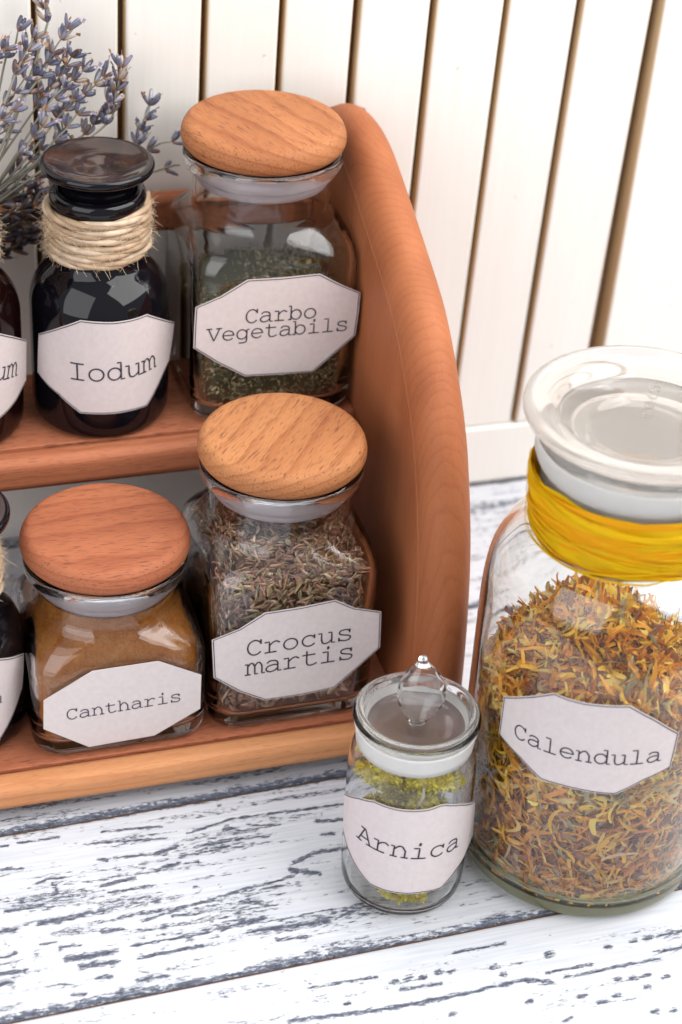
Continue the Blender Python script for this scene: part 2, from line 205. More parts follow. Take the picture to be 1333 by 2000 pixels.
def wallpaint():
    m, nt, b = mat('cream_painted_board'); v = coords(nt)
    g = noise(nt, v, 0.5, 4, 0.55, sc=(1, 1, 0.04)); sp = noise(nt, v, 0.22, 2)
    c = ramp(nt, g, [(0.3, (0.86, 0.83, 0.775)), (0.7, (0.885, 0.86, 0.81))])
    c = mixc(nt, math_(nt, 'MULTIPLY', ramp(nt, sp, [(0.74, (0,) * 3), (0.77, (1,) * 3)]), 0.4), c, (0.42, 0.30, 0.24))
    # bare wood shows on the edges turned to the gaps
    gm = N(nt, 'ShaderNodeTexCoord'); sx = N(nt, 'ShaderNodeSeparateXYZ'); L(nt, gm.outputs['Normal'], sx.inputs[0])
    e = ramp(nt, math_(nt, 'ABSOLUTE', sx.outputs[0]), [(0.55, (0,) * 3), (0.9, (1,) * 3)])
    c = mixc(nt, math_(nt, 'MULTIPLY', e, 0.9), c, (0.60, 0.43, 0.23))
    L(nt, c, b.inputs['Base Color']); b.inputs['Roughness'].default_value = 0.45
    bump(nt, b, g, 0.0001, 0.15); return m
M['wall'] = wallpaint()
M['wallback'] = plain('bare_brown_backing', (0.46, 0.28, 0.15), 0.8)

def tablepaint():
    m, nt, b = mat('worn_white_paint'); v = coords(nt)
    a = N(nt, 'ShaderNodeAttribute'); a.attribute_name = 'wear'
    fine = noise(nt, v, 1.1, 4, 0.65, sc=(0.35, 1, 1)); ff = noise(nt, v, 4.5, 2, 0.6)
    mid = noise(nt, v, 0.62, 4, 0.65, sc=(0.36, 1.25, 1))
    nn = math_(nt, 'ADD', math_(nt, 'MULTIPLY', math_(nt, 'SUBTRACT', fine, 0.5), 2.6), math_(nt, 'MULTIPLY', math_(nt, 'SUBTRACT', ff, 0.5), 1.6))
    nn = math_(nt, 'ADD', nn, math_(nt, 'MULTIPLY', math_(nt, 'SUBTRACT', mid, 0.5), 1.6))
    msk = math_(nt, 'ADD', math_(nt, 'MULTIPLY', a.outputs['Fac'], 2.2), 0.36, True)
    w = math_(nt, 'ADD', a.outputs['Fac'], math_(nt, 'MULTIPLY', nn, msk))
    k = ramp(nt, w, [(0.40, (0,) * 3), (0.56, (0.72,) * 3), (0.85, (1,) * 3)])
    brush = noise(nt, v, 0.7, 4, 0.6, sc=(0.05, 1, 1)); big = noise(nt, v, 0.02, 3)
    white = ramp(nt, brush, [(0.28, (0.47, 0.495, 0.555)), (0.6, (0.585, 0.605, 0.645))])
    slate = ramp(nt, noise(nt, v, 0.9, 3, 0.7, sc=(0.3, 1, 1)), [(0.3, (0.022, 0.027, 0.045)), (0.58, (0.085, 0.10, 0.145)), (0.78, (0.25, 0.28, 0.35))])
    L(nt, mixc(nt, k, white, slate), b.inputs['Base Color']); b.inputs['Roughness'].default_value = 0.5
    h = math_(nt, 'ADD', math_(nt, 'MULTIPLY', k, -1.0), math_(nt, 'MULTIPLY', brush, 0.25))
    bump(nt, b, h, 0.00025, 0.6); return m
M['table'] = tablepaint()
M['plank_edge'] = plain('bare_orange_plank_edge', (0.30, 0.14, 0.05), 0.8)

# ------------------------------------------------------------------ mesh helpers (millimetres in, metres out)
def mesh_obj(name, V, F, m, parent=None, smooth=True, loc=None, tint=None, local=None):
    V = np.asarray(V, float).reshape(-1, 3)
    if not isinstance(F, np.ndarray):
        vol = 0.0
        for f in F:
            a = V[f[0]]
            for i in range(1, len(f) - 1): vol += a @ np.cross(V[f[i]], V[f[i + 1]])
        if vol < 0: F = [tuple(reversed(f)) for f in F]
    if local is not None: V = V - np.asarray(local, float)
    me = bpy.data.meshes.new(name)
    if isinstance(F, np.ndarray):
        nf, k = F.shape
        me.vertices.add(len(V)); me.vertices.foreach_set('co', (V * MM).ravel())
        me.loops.add(nf * k); me.loops.foreach_set('vertex_index', F.astype(np.int32).ravel())
        me.polygons.add(nf); me.polygons.foreach_set('loop_start', np.arange(0, nf * k, k, dtype=np.int32))
        me.polygons.foreach_set('loop_total', np.full(nf, k, dtype=np.int32)); me.update(calc_edges=True)
    else:
        me.from_pydata([tuple(v) for v in V * MM], [], [tuple(f) for f in F]); me.update()
    me.validate()
    if smooth:
        me.polygons.foreach_set('use_smooth', np.ones(len(me.polygons), dtype=bool))
        few = len(me.polygons) < 400
        for pg in me.polygons if len(me.polygons) < 6000 else ():
            if pg.loop_total > 8 or (few and max(abs(c) for c in pg.normal) > 0.9995): pg.use_smooth = False
    if tint is not None:
        at = me.attributes.new('tint', 'FLOAT_COLOR', 'POINT')
        at.data.foreach_set('color', np.concatenate([tint, np.ones((len(tint), 1))], 1).astype(np.float32).ravel())
    me.materials.append(m)
    o = bpy.data.objects.new(name, me); COL.objects.link(o)
    if parent is not None: o.parent = parent
    if local is not None and parent is None: o.location = (local[0] * MM, local[1] * MM, (local[2]) * MM)
    return o
def thing(name, label, cat, loc, group=None):
    o = bpy.data.objects.new(name, None); COL.objects.link(o); o.empty_display_size = 0.02
    o.location = (loc[0] * MM, loc[1] * MM, loc[2] * MM); o['label'] = label; o['category'] = cat
    if group: o['group'] = group
    return o
def tag(o, label, cat, group=None, kind=None):
    o['label'] = label; o['category'] = cat
    if group: o['group'] = group
    if kind: o['kind'] = kind
    return o
def lathe(prof, n=96, closed=False, wob=0.0):
    """prof: list of (r, z); r = 0 closes on the axis"""
    V = []; F = []; rings = []
    for r, z in prof:
        if r < 1e-6: rings.append([len(V)]); V.append((0, 0, z)); continue
        rings.append(list(range(len(V), len(V) + n)))
        for k in range(n):
            a = 2 * math.pi * k / n; V.append((r * math.cos(a), r * math.sin(a), z))
    pairs = list(zip(rings, rings[1:])) + ([(rings[-1], rings[0])] if closed else [])
    for a, b in pairs:
        for k in range(n):
            k2 = (k + 1) % n
            if len(a) == 1 and len(b) == 1: continue
            if len(a) == 1: F.append((a[0], b[k2], b[k]))
            elif len(b) == 1: F.append((a[k], a[k2], b[0]))
            else: F.append((a[k], a[k2], b[k2], b[k]))
    return V, F
def fillet(prof, step=1.2, it=2):
    """round a profile polyline a little (Chaikin), keeping the ends"""
    P = [np.array(q, float) for q in prof]
    for _ in range(it):
        Q = [P[0]]
        for a, b in zip(P, P[1:]): Q += [a * .75 + b * .25, a * .25 + b * .75]
        Q.append(P[-1]); P = Q
    return [tuple(q) for q in P]
def sq(a, r, n=96):
    """rounded square, half side a, corner radius r, n points with even angles so that levels line up"""
    pts = []
    for k in range(n):
        t = 2 * math.pi * (k + 0.5) / n; c, s = math.cos(t), math.sin(t)
        # ray hits rounded square
        lo, hi = 0.0, a * 1.5
        for _ in range(30):
            m = (lo + hi) / 2; x, y = abs(m * c), abs(m * s)
            dx, dy = max(x - (a - r), 0), max(y - (a - r), 0)
            ins = (math.hypot(dx, dy) <= r) and x <= a and y <= a
            if ins: lo = m
            else: hi = m
        pts.append((lo * c, lo * s))
    return pts
def sqloft(levels, n=96, cap0=False, cap1=False):
    """levels: (z, half, corner)"""
    V = []; F = []
    for z, a, r in levels:
        for x, y in sq(a, min(r, a), n): V.append((x, y, z))
    for i in range(len(levels) - 1):
        for k in range(n):
            k2 = (k + 1) % n; F.append((i * n + k, i * n + k2, (i + 1) * n + k2, (i + 1) * n + k))
    if cap0: F.append(tuple(range(n))[::-1])
    if cap1: F.append(tuple(range((len(levels) - 1) * n, len(levels) * n)))
    return V, F
def box(x0, x1, y0, y1, z0, z1, bev=0.8, seg=2):
    bm = bmesh.new(); bmesh.ops.create_cube(bm, size=1)
    for v in bm.verts: v.co = Vector(((x0 + x1) / 2 + v.co.x * (x1 - x0), (y0 + y1) / 2 + v.co.y * (y1 - y0), (z0 + z1) / 2 + v.co.z * (z1 - z0)))
    if bev: bmesh.ops.bevel(bm, geom=list(bm.edges), offset=bev, segments=seg, profile=0.5, affect='EDGES')
    bm.verts.index_update(); V = [tuple(v.co) for v in bm.verts]; F = [tuple(v.index for v in f.verts) for f in bm.faces]; bm.free(); return V, F
def shift(V, d): return (np.asarray(V, float) + np.asarray(d, float))
def catmull(P, n=8):
    P = [np.array(q, float) for q in P]; Q = [2 * P[0] - P[1]] + P + [2 * P[-1] - P[-2]]; out = []
    for i in range(1, len(Q) - 2):
        for k in range(n):
            t = k / n; a, b, c, d = Q[i - 1], Q[i], Q[i + 1], Q[i + 2]
            out.append(0.5 * (2 * b + (c - a) * t + (2 * a - 5 * b + 4 * c - d) * t * t + (3 * b - a - 3 * c + d) * t ** 3))
    out.append(P[-1]); return out
def tube(P, rad, n=6, cap=True):
    P = [np.array(q, float) for q in P]; V = []; F = []
    up = np.array([0.13, 0.2, 1.0])
    for i, q in enumerate(P):
        t = P[min(i + 1, len(P) - 1)] - P[max(i - 1, 0)]; t /= np.linalg.norm(t) + 1e-9
        a = np.cross(t, up); a /= np.linalg.norm(a) + 1e-9; b = np.cross(t, a)
        r = rad(i / (len(P) - 1)) if callable(rad) else rad
        for k in range(n):
            an = 2 * math.pi * k / n; V.append(q + r * (math.cos(an) * a + math.sin(an) * b))
    for i in range(len(P) - 1):
        for k in range(n):
            k2 = (k + 1) % n; F.append((i * n + k, i * n + k2, (i + 1) * n + k2, (i + 1) * n + k))
    if cap: F.append(tuple(range(n))[::-1]); F.append(tuple(range((len(P) - 1) * n, len(P) * n)))
    return V, F
class Bag:
    def __init__(s): s.V = []; s.F = []; s.T = []; s.n = 0
    def add(s, V, F, tint=None):
        V = np.asarray(V, float); s.V.append(V); s.F += [tuple(i + s.n for i in f) for f in F]; s.n += len(V)
        if tint is not None:
            t = np.asarray(tint, float); s.T.append(np.tile(t, (len(V), 1)) if t.ndim == 1 else t)
    def obj(s, name, m, parent=None, smooth=True, local=None):
        return mesh_obj(name, np.concatenate(s.V), s.F, m, parent, smooth, tint=np.concatenate(s.T) if s.T else None, local=local)
def scatter(templates, pos, rng, size, tints, flat=0.0, normal=None):
    """merged copies of small quad/tri templates; templates: list of (V (n,3), F (m,4) array)"""
    Vs, Fs, Ts, n0 = [], [], [], 0
    for i, p in enumerate(pos):
        TV, TF = templates[i % len(templates)]
        q = rng.normal(size=4); 
        if flat: q[0] *= 1; q[1] *= (1 - flat); q[2] *= (1 - flat)
        q /= np.linalg.norm(q); w, x, y, z = q
        R = np.array([[1 - 2 * (y * y + z * z), 2 * (x * y - z * w), 2 * (x * z + y * w)], [2 * (x * y + z * w), 1 - 2 * (x * x + z * z), 2 * (y * z - x * w)], [2 * (x * z - y * w), 2 * (y * z + x * w), 1 - 2 * (x * x + y * y)]])
        s = size[i] if hasattr(size, '__len__') else size
        W = TV.copy() * s @ R.T
        if normal is not None:      # lie along the wall of the jar: flatten along the outward normal
            nn = normal[i]; W = W - np.outer(W @ nn, nn) * 0.72
        Vs.append(W + p); Fs.append(TF + n0); n0 += len(TV); Ts.append(np.tile(tints[i], (len(TV), 1)))
    return np.concatenate(Vs), np.concatenate(Fs), np.concatenate(Ts)

# ------------------------------------------------------------------ lettering: one-stroke typewriter capitals and minuscules
def arc(cx, cy, rx, ry, a0, a1, n=18):
    return [(cx + rx * math.cos(math.radians(a0 + (a1 - a0) * i / n)), cy + ry * math.sin(math.radians(a0 + (a1 - a0) * i / n))) for i in range(n + 1)]
def arch(x0, x1, y0, top):
    return catmull([(x0, y0), ((x0 * .62 + x1 * .38), top), ((x0 * .3 + x1 * .7), top - .005), (x1, y0 - .02)], 6)
def cur(*p): return catmull(list(p), 6)
GL = {
 'I': [[(.1, 0), (.5, 0)], [(.1, .57), (.5, .57)], [(.3, 0), (.3, .57)]],
 'o': [arc(.3, .21, .225, .215, 0, 360, 28)],
 'd': [arc(.265, .21, .205, .215, 0, 360, 28), [(.36, .6), (.47, .6), (.47, 0), (.57, 0)]],
 'u': [[(.03, .42), (.13, .42), (.13, .16)], cur((.13, .16), (.17, .03), (.28, -.01), (.4, .05), (.47, .13)), [(.37, .42), (.47, .42), (.47, 0), (.57, 0)]],
 'm': [[(-.01, .42), (.07, .42), (.07, 0)], [(-.01, 0), (.15, 0)], arch(.07, .3, .33, .44), [(.3, .31), (.3, 0), (.38, 0)], arch(.3, .53, .33, .44), [(.53, .31), (.53, 0), (.61, 0)]],
 'n': [[(.03, .42), (.12, .42), (.12, 0)], [(.03, 0), (.22, 0)], arch(.12, .47, .3, .44), [(.47, .28), (.47, 0)], [(.38, 0), (.56, 0)]],
 'h': [[(.03, .6), (.12, .6), (.12, 0)], [(.03, 0), (.22, 0)], arch(.12, .47, .3, .44), [(.47, .28), (.47, 0)], [(.38, 0), (.56, 0)]],
 'r': [[(.06, .42), (.2, .42), (.2, 0)], [(.06, 0), (.42, 0)], cur((.2, .27), (.3, .38), (.42, .43), (.53, .37))],
 'a': [cur((.11, .36), (.18, .42), (.3, .43), (.41, .39), (.45, .3)), [(.45, .3), (.45, 0), (.55, 0)], cur((.45, .24), (.3, .26), (.14, .22), (.07, .12), (.12, .02), (.24, -.01), (.37, .04), (.45, .12))],
 'b': [[(.02, .6), (.11, .6), (.11, 0)], [(.02, 0), (.11, 0)], arc(.32, .21, .205, .215, 0, 360, 28)],
 'c': [arc(.31, .21, .22, .215, 38, 322, 22), [(.49, .43), (.49, .3)]],
 'C': [arc(.32, .285, .235, .295, 40, 320, 26), [(.52, .58), (.52, .42)]],
 'e': [arc(.3, .21, .225, .215, 0, 318, 26), [(.08, .215), (.525, .215)]],
 'g': [arc(.265, .21, .205, .215, 0, 360, 28), [(.56, .42), (.47, .42), (.47, -.03)], cur((.47, -.03), (.44, -.14), (.33, -.18), (.16, -.18))],
 'i': [[(.14, .42), (.3, .42), (.3, 0)], [(.09, 0), (.51, 0)], [(.295, .55), (.305, .62)]],
 'l': [[(.14, .6), (.3, .6), (.3, 0)], [(.09, 0), (.51, 0)]],
 's': [cur((.47, .35), (.4, .42), (.28, .43), (.15, .39), (.14, .28), (.28, .22), (.44, .18), (.5, .1), (.42, 0), (.28, -.01), (.16, .02), (.11, .08)), [(.47, .43), (.47, .31)], [(.11, -.01), (.11, .12)]],
 't': [cur((.2, .56), (.2, .3), (.2, .1), (.27, .0), (.4, .0), (.52, .05)), [(.07, .42), (.47, .42)]],
 'A': [[(.14, .57), (.31, .57), (.53, 0)], [(.28, .57), (.06, 0)], [(-.02, 0), (.19, 0)], [(.41, 0), (.61, 0)], [(.14, .2), (.45, .2)]],
 'V': [[(.07, .57), (.3, 0), (.53, .57)], [(-.01, .57), (.2, .57)], [(.4, .57), (.61, .57)]],
 '5': [[(.48, .57), (.17, .57), (.15, .32)], cur((.15, .32), (.3, .36), (.47, .29), (.48, .1), (.33, -.01), (.12, .04))],
 '0': [arc(.3, .285, .17, .29, 0, 360, 26)],
}
def ribbon(P, w, S, lift):
    """stroke along P in label coordinates, mapped on to the label's surface by S(s, z, lift)"""
    Q = [np.array(P[0], float)]
    for a, b in zip(P, P[1:]):
        a = np.array(a, float); b = np.array(b, float); n = max(1, int(np.linalg.norm(b - a) / 0.8))
        for k in range(1, n + 1): Q.append(a + (b - a) * k / n)
    V = []; F = []
    for i, q in enumerate(Q):
        t = Q[min(i + 1, len(Q) - 1)] - Q[max(i - 1, 0)]; t = t / (np.linalg.norm(t) + 1e-9); nn = np.array([-t[1], t[0]])
        if i == 0: q = q - t * w * .35
        if i == len(Q) - 1: q = q + t * w * .35
        V.append(S(*(q + nn * w / 2), lift)); V.append(S(*(q - nn * w / 2), lift))
        if i: F.append((2 * i - 2, 2 * i - 1, 2 * i + 1, 2 * i))
    return V, F
def lettering(word, a, b, S, stroke=None, lift=0.22):
    a = np.array(a, float); b = np.array(b, float); d = b - a; n = len(word)
    em = np.linalg.norm(d) / (0.6 * n - 0.06); ex = d / np.linalg.norm(d); ey = np.array([-ex[1], ex[0]]); bag = Bag(); w = (stroke or 0.052) * em
    for i, ch in enumerate(word):
        for j, st in enumerate(GL[ch]):
            P = [a + ex * em * (0.6 * i + p[0] - 0.03) + ey * em * p[1] for p in st]
            V, F = ribbon(P, w * (1.5 if ch == 'i' and j == 2 else 1), S, lift + 0.01 * (j % 3)); bag.add(V, F)
    return bag
def surface(sf):
    if sf[0] == 'flat':
        return lambda s, z, l=0.0: np.array([sf[1] + s, sf[2] - l, z + ZT])
    _, cx, cy_, R, p0, s0, s1 = sf
    def S(s, z, l=0.0):
        sc = min(max(s, s0), s1); a = p0 + sc / R; er = np.array([math.cos(a), math.sin(a), 0])
        return np.array([cx, cy_, z + ZT]) + er * (R + l) + np.array([-math.sin(a), math.cos(a), 0]) * (s - sc)
    return S
def label_part(key, parent, border=('top', 'bottom'), closed=False, dz=(0, 0, 0)):
    D = LABELS[key]; S0 = surface(D['surf']); base = np.array(parent.location) / MM
    S = lambda s, z, l=0.0: S0(s, z, l) - base + np.array(dz)
    P = [np.array(q) for q in D['poly']]
    # fill: vertical strips so that the sheet bends with the glass
    ss = sorted({round(float(x), 2) for x in np.arange(min(q[0] for q in P) + .02, max(q[0] for q in P), 1.2)} | {round(float(q[0]), 2) for q in P})
    def span(s):
        zs = []
        for a, b in zip(P, P[1:] + P[:1]):
            if (a[0] - s) * (b[0] - s) <= 0 and abs(a[0] - b[0]) > 1e-6:
                t = (s - a[0]) / (b[0] - a[0]); zs.append(a[1] + (b[1] - a[1]) * t)
            elif abs(a[0] - s) < 1e-6: zs.append(a[1])
        return (min(zs), max(zs))
    V = []; F = []; K = 9
    for i, s in enumerate(ss):
        z0, z1 = span(s)
        for k in range(K): V.append(S(s, z0 + (z1 - z0) * k / (K - 1)))
        if i:
            for k in range(K - 1): F.append(((i - 1) * K + k, i * K + k, i * K + k + 1, (i - 1) * K + k + 1))
    o = mesh_obj('paper_label', V, F, M['paper'], parent, smooth=False)
    sol = o.modifiers.new('thickness', 'SOLIDIFY'); sol.thickness = 0.00018; sol.offset = 0
    # printed outline just inside the cut edge
    if border:
        c = np.mean(P, 0); bag = Bag(); Q = [q + (c - q) / np.linalg.norm(c - q) * 0.55 for q in P]; n = len(Q)
        for i in range(n):
            a, b = Q[i], Q[(i + 1) % n]
            mid = (a + b) / 2
            vert = abs(b[1] - a[1]) > 1.6 * abs(b[0] - a[0])
            if vert and not closed: continue
            v, f = ribbon([a, b], 0.32, S, 0.2); bag.add(v, f)
        bag.obj('printed_border', M['ink'], o)
    tb = Bag()
    for word, a, b in D['text']:
        t = lettering(word, a, b, S); tb.add(np.concatenate(t.V), t.F)
    tb.obj('printed_name', M['ink'], o, smooth=False)
    return o

# ------------------------------------------------------------------ table
def vnoise(x, y, seed):
    r = np.random.default_rng(seed); G = r.random((256, 256))
    xi = np.floor(x).astype(int); yi = np.floor(y).astype(int); fx = x - xi; fy = y - yi; fx = fx * fx * (3 - 2 * fx); fy = fy * fy * (3 - 2 * fy)
    g = lambda i, j: G[i % 256, j % 256]
    return (g(xi, yi) * (1 - fx) + g(xi + 1, yi) * fx) * (1 - fy) + (g(xi, yi + 1) * (1 - fx) + g(xi + 1, yi + 1) * fx) * fy
def fbm(x, y, seed, o=3):
    s = 0; a = 0.5
    for k in range(o): s = s + a * vnoise(x * 2 ** k + 17 * k, y * 2 ** k + 31 * k, seed + k); a *= .5
    return s / (1 - 0.5 ** o)
table = bpy.data.objects.new('table', None); COL.objects.link(table); table['kind'] = 'structure'
TA = 0.0215     # planks run almost parallel to the rack
edges = [-302, -217.0, -131.3 + 0.5, -46.6, 38.5, 123.5, 208]
for pi in range(len(edges) - 1):
    y0, y1 = edges[pi] + 0.55, edges[pi + 1] - 0.55
    vis = pi in (1, 2, 3, 4)
    nx, ny = (430, 120) if vis else (30, 8)
    X0, X1 = -150.0, 215.0
    xs = np.linspace(X0, X1, nx); xs = np.concatenate([[-420, -300, -200], xs, [260, 340, 440]])
    vs = np.concatenate([[0, 0.5, 1.1], np.linspace(1.9, y1 - y0 - 1.9, ny), [y1 - y0 - 1.1, y1 - y0 - .5, y1 - y0]])
    drop = np.concatenate([[-1.6, -0.55, -0.12], np.zeros(ny), [-0.12, -0.55, -1.6]])
    Xg, Vg = np.meshgrid(xs, vs, indexing='ij'); Yg = y0 + Vg + TA * (Xg + 115)
    Zg = np.tile(drop, (len(xs), 1)) + 0.12 * (pi % 2)
    # wear, 0 = sound paint, 1 = bare slate undercoat
    a = fbm(Xg / 30, Yg / 1.9, 11 + pi, 4); patch = fbm(Xg / 38, Yg / 11, 40 + pi, 3)
    w = np.clip((a - 0.41) * 2.1, 0, 1) * np.clip((patch - 0.29) * 3.2, 0, 1) * 0.9
    ticks = fbm(Xg / 2.6, Yg / 1.7, 70 + pi, 2) * (0.5 + 0.5 * np.sin(Xg / 1.35 + 0.6 * np.sin(Yg / 5))) ** .7
    tp = np.clip((fbm(Xg / 22, Yg / 6, 90 + pi, 2) - 0.48) * 5, 0, 1)
    w = np.maximum(w, np.clip((ticks - 0.40) * 1.6, 0, .75) * tp)
    dn, df = Vg, (y1 - y0) - Vg                       # distance from the near and far edge
    en = 1.1 + 3.4 * np.clip(fbm(Xg / 14, Yg * 0 + pi, 120 + pi, 3) - .38, 0, 1) * 2.2
    if pi == 2: en = en * 1.25
    w = np.maximum(w, np.clip(1.15 - dn / en, 0, 1) * 0.9)
    w = np.maximum(w, np.clip(1.05 - df / 0.9, 0, 1) * 0.8)
    if pi == 3: w = np.maximum(w, np.clip(1.2 - dn / (1.6 + 1.6 * fbm(Xg / 9, Yg * 0, 5, 3)), 0, 1))
    if pi == 2: w = np.maximum(w, np.clip(1.1 - df / (0.8 + 2.2 * fbm(Xg / 12, Yg * 0, 9, 3)), 0, 1))
    if pi in (1, 2):
        w = w * (0.62 if pi == 2 else 0.5) if pi == 1 else w
        for pts, hw in STREAKS:
            P = np.array(pts)
            if P[:, 1].max() < edges[pi] - 6 or P[:, 1].min() > edges[pi + 1] + 6: continue
            sel = (Xg > P[:, 0].min() - 4) & (Xg < P[:, 0].max() + 4) & (Yg > P[:, 1].min() - 4) & (Yg < P[:, 1].max() + 4)
            if not sel.any(): continue
            x = Xg[sel]; y = Yg[sel]; best = np.full(len(x), 9e9)
            for q0, q1 in zip(P, P[1:]):
                d = q1 - q0; t = np.clip(((x - q0[0]) * d[0] + (y - q0[1]) * d[1]) / (d @ d + 1e-9), 0, 1)
                best = np.minimum(best, np.hypot((x - q0[0] - t * d[0]), (y - q0[1] - t * d[1]) * 1.0))
            h = max(hw * 0.85, 0.34) * (0.6 + 0.9 * vnoise(x / 3, y / 1.2, 5))
            w[sel] = np.maximum(w[sel], np.clip(1.12 - best / (2.6 * h), 0, 1))
    V = np.stack([Xg, Yg, Zg], -1).reshape(-1, 3); n1 = len(vs)
    I = (np.arange(len(xs) - 1)[:, None] * n1 + np.arange(n1 - 1)[None, :]).ravel()
    F = np.stack([I, I + n1, I + n1 + 1, I + 1], 1)
    # side and under faces
    o = mesh_obj('plank', V, F, M['table'], table)
    at = o.data.attributes.new('wear', 'FLOAT', 'POINT'); at.data.foreach_set('value', w.astype(np.float32).ravel())
    bvx = lambda x, y: (x, y + TA * (x + 115))
    sv = []
    for z in (-1.6 + 0.12 * (pi % 2), -16):
        for x, y in ((-420, y0), (440, y0), (440, y1), (-420, y1)): sv.append((*bvx(x, y), z))
    mesh_obj('plank_side', sv, [(0, 1, 5, 4), (1, 2, 6, 5), (2, 3, 7, 6), (3, 0, 4, 7), (7, 6, 5, 4)], M['plank_edge'], o, smooth=False)
V, F = box(-420, 440, -310, 215, -30, -17, 0); mesh_obj('under_board', V, F, M['wallback'], table, smooth=False)

# ------------------------------------------------------------------ slatted board wall behind, leaning very slightly forward
wall = thing('slatted_wall', 'cream painted wall of upright slats with narrow dark gaps behind the rack', 'wall', (0, 129, 0))
wall.rotation_euler = (math.atan(0.05), 0, 0)
gx = [-181, -150, -119, -87.5, -56.3, -24.9, 5.7, 35.2, 63.6, 93.2, 122.8, 152.8, 184.2]
for i in range(len(gx) - 1):
    x0, x1 = gx[i] + 1.2 + .25 * math.sin(i * 4.3), gx[i + 1] - 1.0
    V, F = box(x0, x1, 0.0, 7.0, 31, 420, 1.3, 3)
    V = shift(V, (0, 1.0 + 0.5 * math.sin(i * 2.1), 0)); V[:, 0] += 0.012 * (V[:, 2] - 90) * max(0, i - 6) / 5
    mesh_obj('slat', V, F, M['wall'], wall)
V, F = box(-420, 440, 0.0, 12, 0.4, 30.6, 1.0, 3); mesh_obj('bottom_rail', V, F, M['wall'], wall)
V, F = box(188.5, 440, -2.0, 9, 31.2, 420, 1.2, 3); mesh_obj('stile', V, F, M['wall'], wall)
V, F = box(-420, -182.5, 1.0, 9, 31.2, 420, 1.2, 3); mesh_obj('stile', V, F, M['wall'], wall)
V, F = box(-418, 438, 9.8, 13, 3, 419, 0); mesh_obj('backing_board', V, F, M['wallback'], wall, smooth=False)

# ------------------------------------------------------------------ spice rack
rack = thing('spice_rack', 'two tier reddish beech rack with a tall curved side panel', 'spice rack', (0, 0, 0))
prof = [(117, 0.3), (117, 191.5), (113, 195.6), (103, 198.4), (93, 199.4), (82, 198.6), (70, 195.4), (50, 187.3), (28, 177.9), (7, 167.3), (-11.5, 151.4), (-27, 132), (-37.5, 109), (-43.2, 90.5), (-46.6, 70.5), (-48.6, 49), (-49.2, 26), (-49, 0.3)]
def side_panel(x0, x1, name='side_panel'):
    P = [prof[0], prof[1]] + [tuple(q) for q in catmull(prof[2:], 5)]
    n = len(P); P = [np.array(q) for q in P]; r = (x1 - x0) / 2 * 0.96; xc = (x0 + x1) / 2; hw = (x1 - x0) / 2
    nor = []
    for i in range(n):
        e1 = P[i] - P[i - 1]; e2 = P[(i + 1) % n] - P[i]; t = e1 / (np.linalg.norm(e1) + 1e-9) + e2 / (np.linalg.norm(e2) + 1e-9); t /= np.linalg.norm(t) + 1e-9
        nor.append(np.array([t[1], -t[0]]))
    c = np.mean(P, 0)
    if (nor[n // 2] @ (c - P[n // 2])) < 0: nor = [-v for v in nor]
    V = []; F = []; K = 27
    for i in range(n):
        rr = r if P[i][1] > 1 and P[i][0] < 114 else 1.0
        for k in range(K):
            th = math.pi * k / (K - 1) - math.pi / 2
            ins = rr * (1 - math.cos(th)) * (1.4 if rr > 2 else 1); x = xc + (hw - rr) * (1 if th > 0 else -1 if th < 0 else 0) + rr * math.sin(th)
            q = P[i] + nor[i] * ins
            V.append((x, q[0], max(q[1], 0.3)))
    for i in range(n):
        j = (i + 1) % n
        for k in range(K - 1): F.append((i * K + k, j * K + k, j * K + k + 1, i * K + k + 1))
    F.append(tuple(i * K for i in range(n))); F.append(tuple(i * K + K - 1 for i in range(n))[::-1])
    o = mesh_obj(name, V, F, M['panel'], rack)
    return o
side_panel(50.4, 69.2); side_panel(-359, -340)
V, F = box(-339.8, 50.2, -32.6, 64, ZT - 111, ZT - 103, 0.3, 1); mesh_obj('shelf', V, F, M['shelf'], rack)
V, F = box(-339.8, 50.2, 47.4, 98, ZT - 29, ZT - 20.9, 0.3, 1); mesh_obj('shelf', V, F, M['shelf'], rack)
V, F = box(-339.8, 50.2, -43.0, -32.8, ZT - 113.6, ZT - 102.6, 3.6, 5); mesh_obj('front_rail', V, F, M['rail_low'], rack)
V, F = box(-339.8, 50.2, 37.0, 47.2, ZT - 34, ZT - 20.6, 3.8, 5); mesh_obj('front_rail', V, F, M['rail_up'], rack)
V, F = box(-339.8, 50.2, 107.5, 116.5, ZT + 30, ZT + 44, 2.5, 4); mesh_obj('back_rail', V, F, M['rail_up'], rack)

